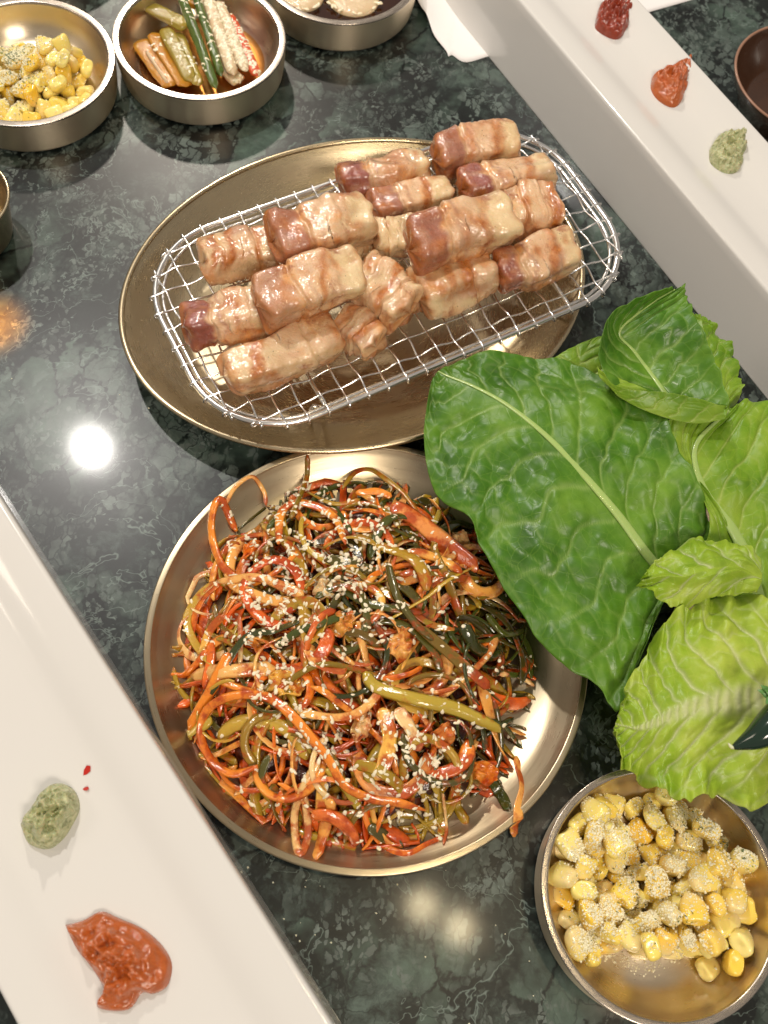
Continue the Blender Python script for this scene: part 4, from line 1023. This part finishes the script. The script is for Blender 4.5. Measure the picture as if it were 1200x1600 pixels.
tag(obj('sesame_sprinkle', V, F, M['sesame']), 'remaining sesame seeds in the soy sauce bowl', 'sesame seeds', kind='stuff')

# ------------------------------------------------------------------ corn
def kernel_mesh(seed):
    rs_ = np.random.RandomState(seed); V = []; tip = []; n, m_ = 16, 18
    tp = rs_.uniform(.28, .5); th = rs_.uniform(.52, .68); wd = rs_.uniform(.9, 1.1)
    for i in range(n):
        a = math.pi * i / (n - 1); zz = math.cos(a); st_ = math.sin(a)
        z = math.copysign(abs(zz) ** .55, zz); r = st_ ** .5 if st_ > 0 else 0
        k = 1 - tp * (.5 - .5 * z) ** 1.3          # taper to the tip
        for j in range(m_):
            b = 2 * math.pi * j / m_; cb, sb = math.cos(b), math.sin(b); q = (abs(cb) ** 3 + abs(sb) ** 3) ** (-1 / 3)
            x, y = r * q * cb * k * .46 * wd, r * q * sb * k * .46 * th
            dim = -.10 * math.exp(-(x * x + y * y) / .03) * max(0, z)
            f = 1 + .10 * nz((x * 2, y * 2, z), 1.6, seed)
            V.append((x * f * CM, y * f * CM, (z * .46 + dim) * f * CM)); tip.append(max(0, min(1, (-z + .1) * 1.1)))
    return mesh_data('corn_kernel', V, grid_faces(n, m_, closed_v=True), M['corn'], {'tip': tip}), V
KM = [kernel_mesh(s_) for s_ in range(6)]
def settle(c, rin, n, region, seed, r=.40, iters=260):
    rs_ = np.random.RandomState(seed); P = []
    while len(P) < n:
        x, y = rs_.uniform(-rin, rin, 2)
        if math.hypot(x, y) < rin - r and region(x, y): P.append((x, y, rs_.uniform(.6, 3.2)))
    P = np.array(P); H0 = P[:, :2].copy()
    for it in range(iters):
        P[:, 2] -= .02
        D = P[:, None] - P[None]; dist = np.sqrt((D ** 2).sum(-1)) + np.eye(n) * 9
        push = np.clip(2 * r - dist, 0, None)[..., None] * D / dist[..., None] * .35
        P += push.sum(1); P[:, :2] += (H0 - P[:, :2]) * .06
        rad = np.hypot(P[:, 0], P[:, 1]); lim = rin - r - np.clip(1.2 - P[:, 2], 0, 1.2) * .7
        k = np.where(rad > lim, lim / rad, 1); P[:, 0] *= k; P[:, 1] *= k
        P[:, 2] = np.maximum(P[:, 2], .24 + r * .8)
    P[:, 0] += c[0]; P[:, 1] += c[1]; return P
def corn(c, rin, n, region, seed, label, where, scale=1.0):
    P = settle(c, rin, n, region, seed, .40 * scale); parts = []
    for p in P:
        me, Vc = random.choice(KM); o = bpy.data.objects.new('corn_kernel', me)
        m_ = Matrix.Rotation(random.uniform(0, 6.28), 4, 'Z') @ Matrix.Rotation(random.gauss(0, .9) + random.choice([0, 1.5]), 4, 'X') @ Matrix.Rotation(random.uniform(-.6, .6), 4, 'Y') @ Matrix.Scale(random.uniform(.92, 1.14) * scale, 4)
        m_.translation = Vector(p) * CM; o.matrix_world = m_; COL.objects.link(o); sc_ = sector(p, c, 4.5, 'the corn in ' + where); tag(o, label + ' ' + sc_, 'corn kernel', 'corn kernels ' + sc_)
        parts.append(([(m_ @ Vector(v)) / CM for v in Vc], grid_faces(16, 18, closed_v=True)))
    return P, bvh_of(parts)
def crumbs(bvh, spots, label, n_each, size=(.014, .048)):
    """spots: (px, py, spread px, number, z) - little irregular grains, two or three facets rings each"""
    V = []; F = []
    for (x, y, sp, n, z) in spots:
        for _ in range(int(n * 3.2)):
            px, py = x + random.gauss(0, sp * .6), y + random.gauss(0, sp * .6); p = at(px, py, z)
            h, nr_ = drop(bvh, p.x, p.y)
            if h is None: continue
            s_ = random.uniform(*size) * random.choice([1, 1, 1, 1.7]); o = len(V)
            ax = Vector((random.gauss(0, 1), random.gauss(0, 1), random.gauss(0, 1))).normalized(); q = frame_on(ax, random.uniform(0, 6))
            h = h + (nr_ if nr_.z > 0 else -nr_) * s_ * .4
            for d in ((1, 0, 0), (-1, 0, 0), (0, 1, 0), (0, -1, 0), (0, 0, 1), (0, 0, -1)):
                V.append(h + q @ (Vector(d) * s_ * random.uniform(.6, 1.3)))
            F += [(o, o + 2, o + 4), (o + 2, o + 1, o + 4), (o + 1, o + 3, o + 4), (o + 3, o, o + 4), (o + 2, o, o + 5), (o + 1, o + 2, o + 5), (o + 3, o + 1, o + 5), (o, o + 3, o + 5)]
    return V, F
def flakes(bvh, spots):
    V = []; F = []
    for (x, y, sp, n, z) in spots:
        for _ in range(n):
            px, py = x + random.gauss(0, sp * .6), y + random.gauss(0, sp * .6); p = at(px, py, z); h, nr_ = drop(bvh, p.x, p.y)
            if h is None: continue
            q = frame_on(nr_, random.uniform(0, 6)); a, b = random.uniform(.03, .07), random.uniform(.01, .024); o = len(V); h = h + Vector((0, 0, .06))
            for zz in (0, .012):
                for d in ((-a, -b), (a, -b * .5), (a * .8, b), (-a * .7, b * 1.2)): V.append(h + q @ Vector((d[0], d[1], zz)))
            F += [(o + 3, o + 2, o + 1, o), (o + 4, o + 5, o + 6, o + 7)] + [(o + k, o + (k + 1) % 4, o + 4 + (k + 1) % 4, o + 4 + k) for k in range(4)]
    return V, F
# near bowl: the lower left third shows bare steel
cr_ = at(1035, 1345, 1.0)
def reg4(x, y):
    return (x * -.10 + y) > -2.6 + .9 * math.sin(x * 1.1) and x < 3.9
P4, bv4 = corn(bc4, 4.75, 104, reg4, 3, 'yellow kernel', 'the near bowl', 1.32)
V, F = crumbs(bv4, [(905, 1240, 16, 130, 2.5), (905, 1330, 25, 170, 1.5), (925, 1300, 20, 120, 1.5), (975, 1310, 28, 150, 1.8), (1000, 1370, 28, 220, 1.8), (1010, 1430, 30, 300, 1.5), (925, 1420, 25, 200, 1.2), (915, 1470, 22, 180, 1.),
                    (960, 1440, 25, 140, 1.4), (1080, 1270, 24, 220, 1.8), (1130, 1270, 26, 320, 1.8), (1095, 1310, 25, 180, 1.8), (1150, 1330, 22, 280, 1.5), (1070, 1470, 18, 150, 1.4), (1050, 1360, 30, 170, 1.5), (1100, 1380, 60, 150, 1.5), (1010, 1280, 50, 160, 1.8), (1000, 1350, 110, 420, 1.5)], '', 1)
V2, F2 = crumbs(BVHTree.FromPolygons([Vector((bc4[0] + x, bc4[1] + y, .235)) for x, y in ((-4, -4), (4, -4), (4, 4), (-4, 4))], [(0, 1, 2, 3)]), [(915, 1480, 20, 160, .2), (985, 1530, 35, 90, .2), (940, 1490, 20, 90, .2), (1030, 1540, 60, 40, .2), (1000, 1400, 40, 120, .2)], '', 1)
V, F = join([(V, F), (V2, F2)])
tag(obj('grated_cheese', V, F, M['crumb'], smooth=False), 'pale grated cheese crumbs over the corn below the lettuce', 'cheese', kind='stuff')
V, F = flakes(bv4, [(1150, 1325, 20, 60, 1.5), (1080, 1290, 30, 25, 1.8), (1045, 1440, 14, 20, 1.4), (1000, 1370, 60, 30, 1.5), (960, 1410, 50, 18, 1.5), (1030, 1240, 30, 10, 1.8)])
tag(obj('dried_herbs', V, F, M['herb'], smooth=False), 'dark dried herb flecks on the corn below the lettuce', 'herbs', kind='stuff')
# far bowl
def reg1(x, y): return math.hypot(x - .2, y + 1.0) < 3.7
P1_, bv1 = corn(bc1, 4.6, 78, reg1, 9, 'deep yellow kernel', 'the far bowl', 1.25)
V, F = crumbs(bv1, [(20, 85, 28, 500, 1.8), (10, 130, 22, 320, 1.8), (50, 75, 22, 200, 1.8), (25, 110, 30, 260, 1.8), (70, 110, 40, 70, 1.8), (100, 100, 30, 40, 1.8)], '', 1, (.018, .05))
tag(obj('grated_cheese', V, F, M['crumb'], smooth=False), 'pale grated cheese heaped on the corn at the upper left', 'cheese', kind='stuff')
V, F = flakes(bv1, [(15, 88, 26, 330, 1.9), (30, 120, 26, 160, 1.8), (60, 165, 30, 18, 1.8)])
tag(obj('dried_herbs', V, F, M['herb'], smooth=False), 'green dried herb flecks on the corn at the upper left', 'herbs', kind='stuff')
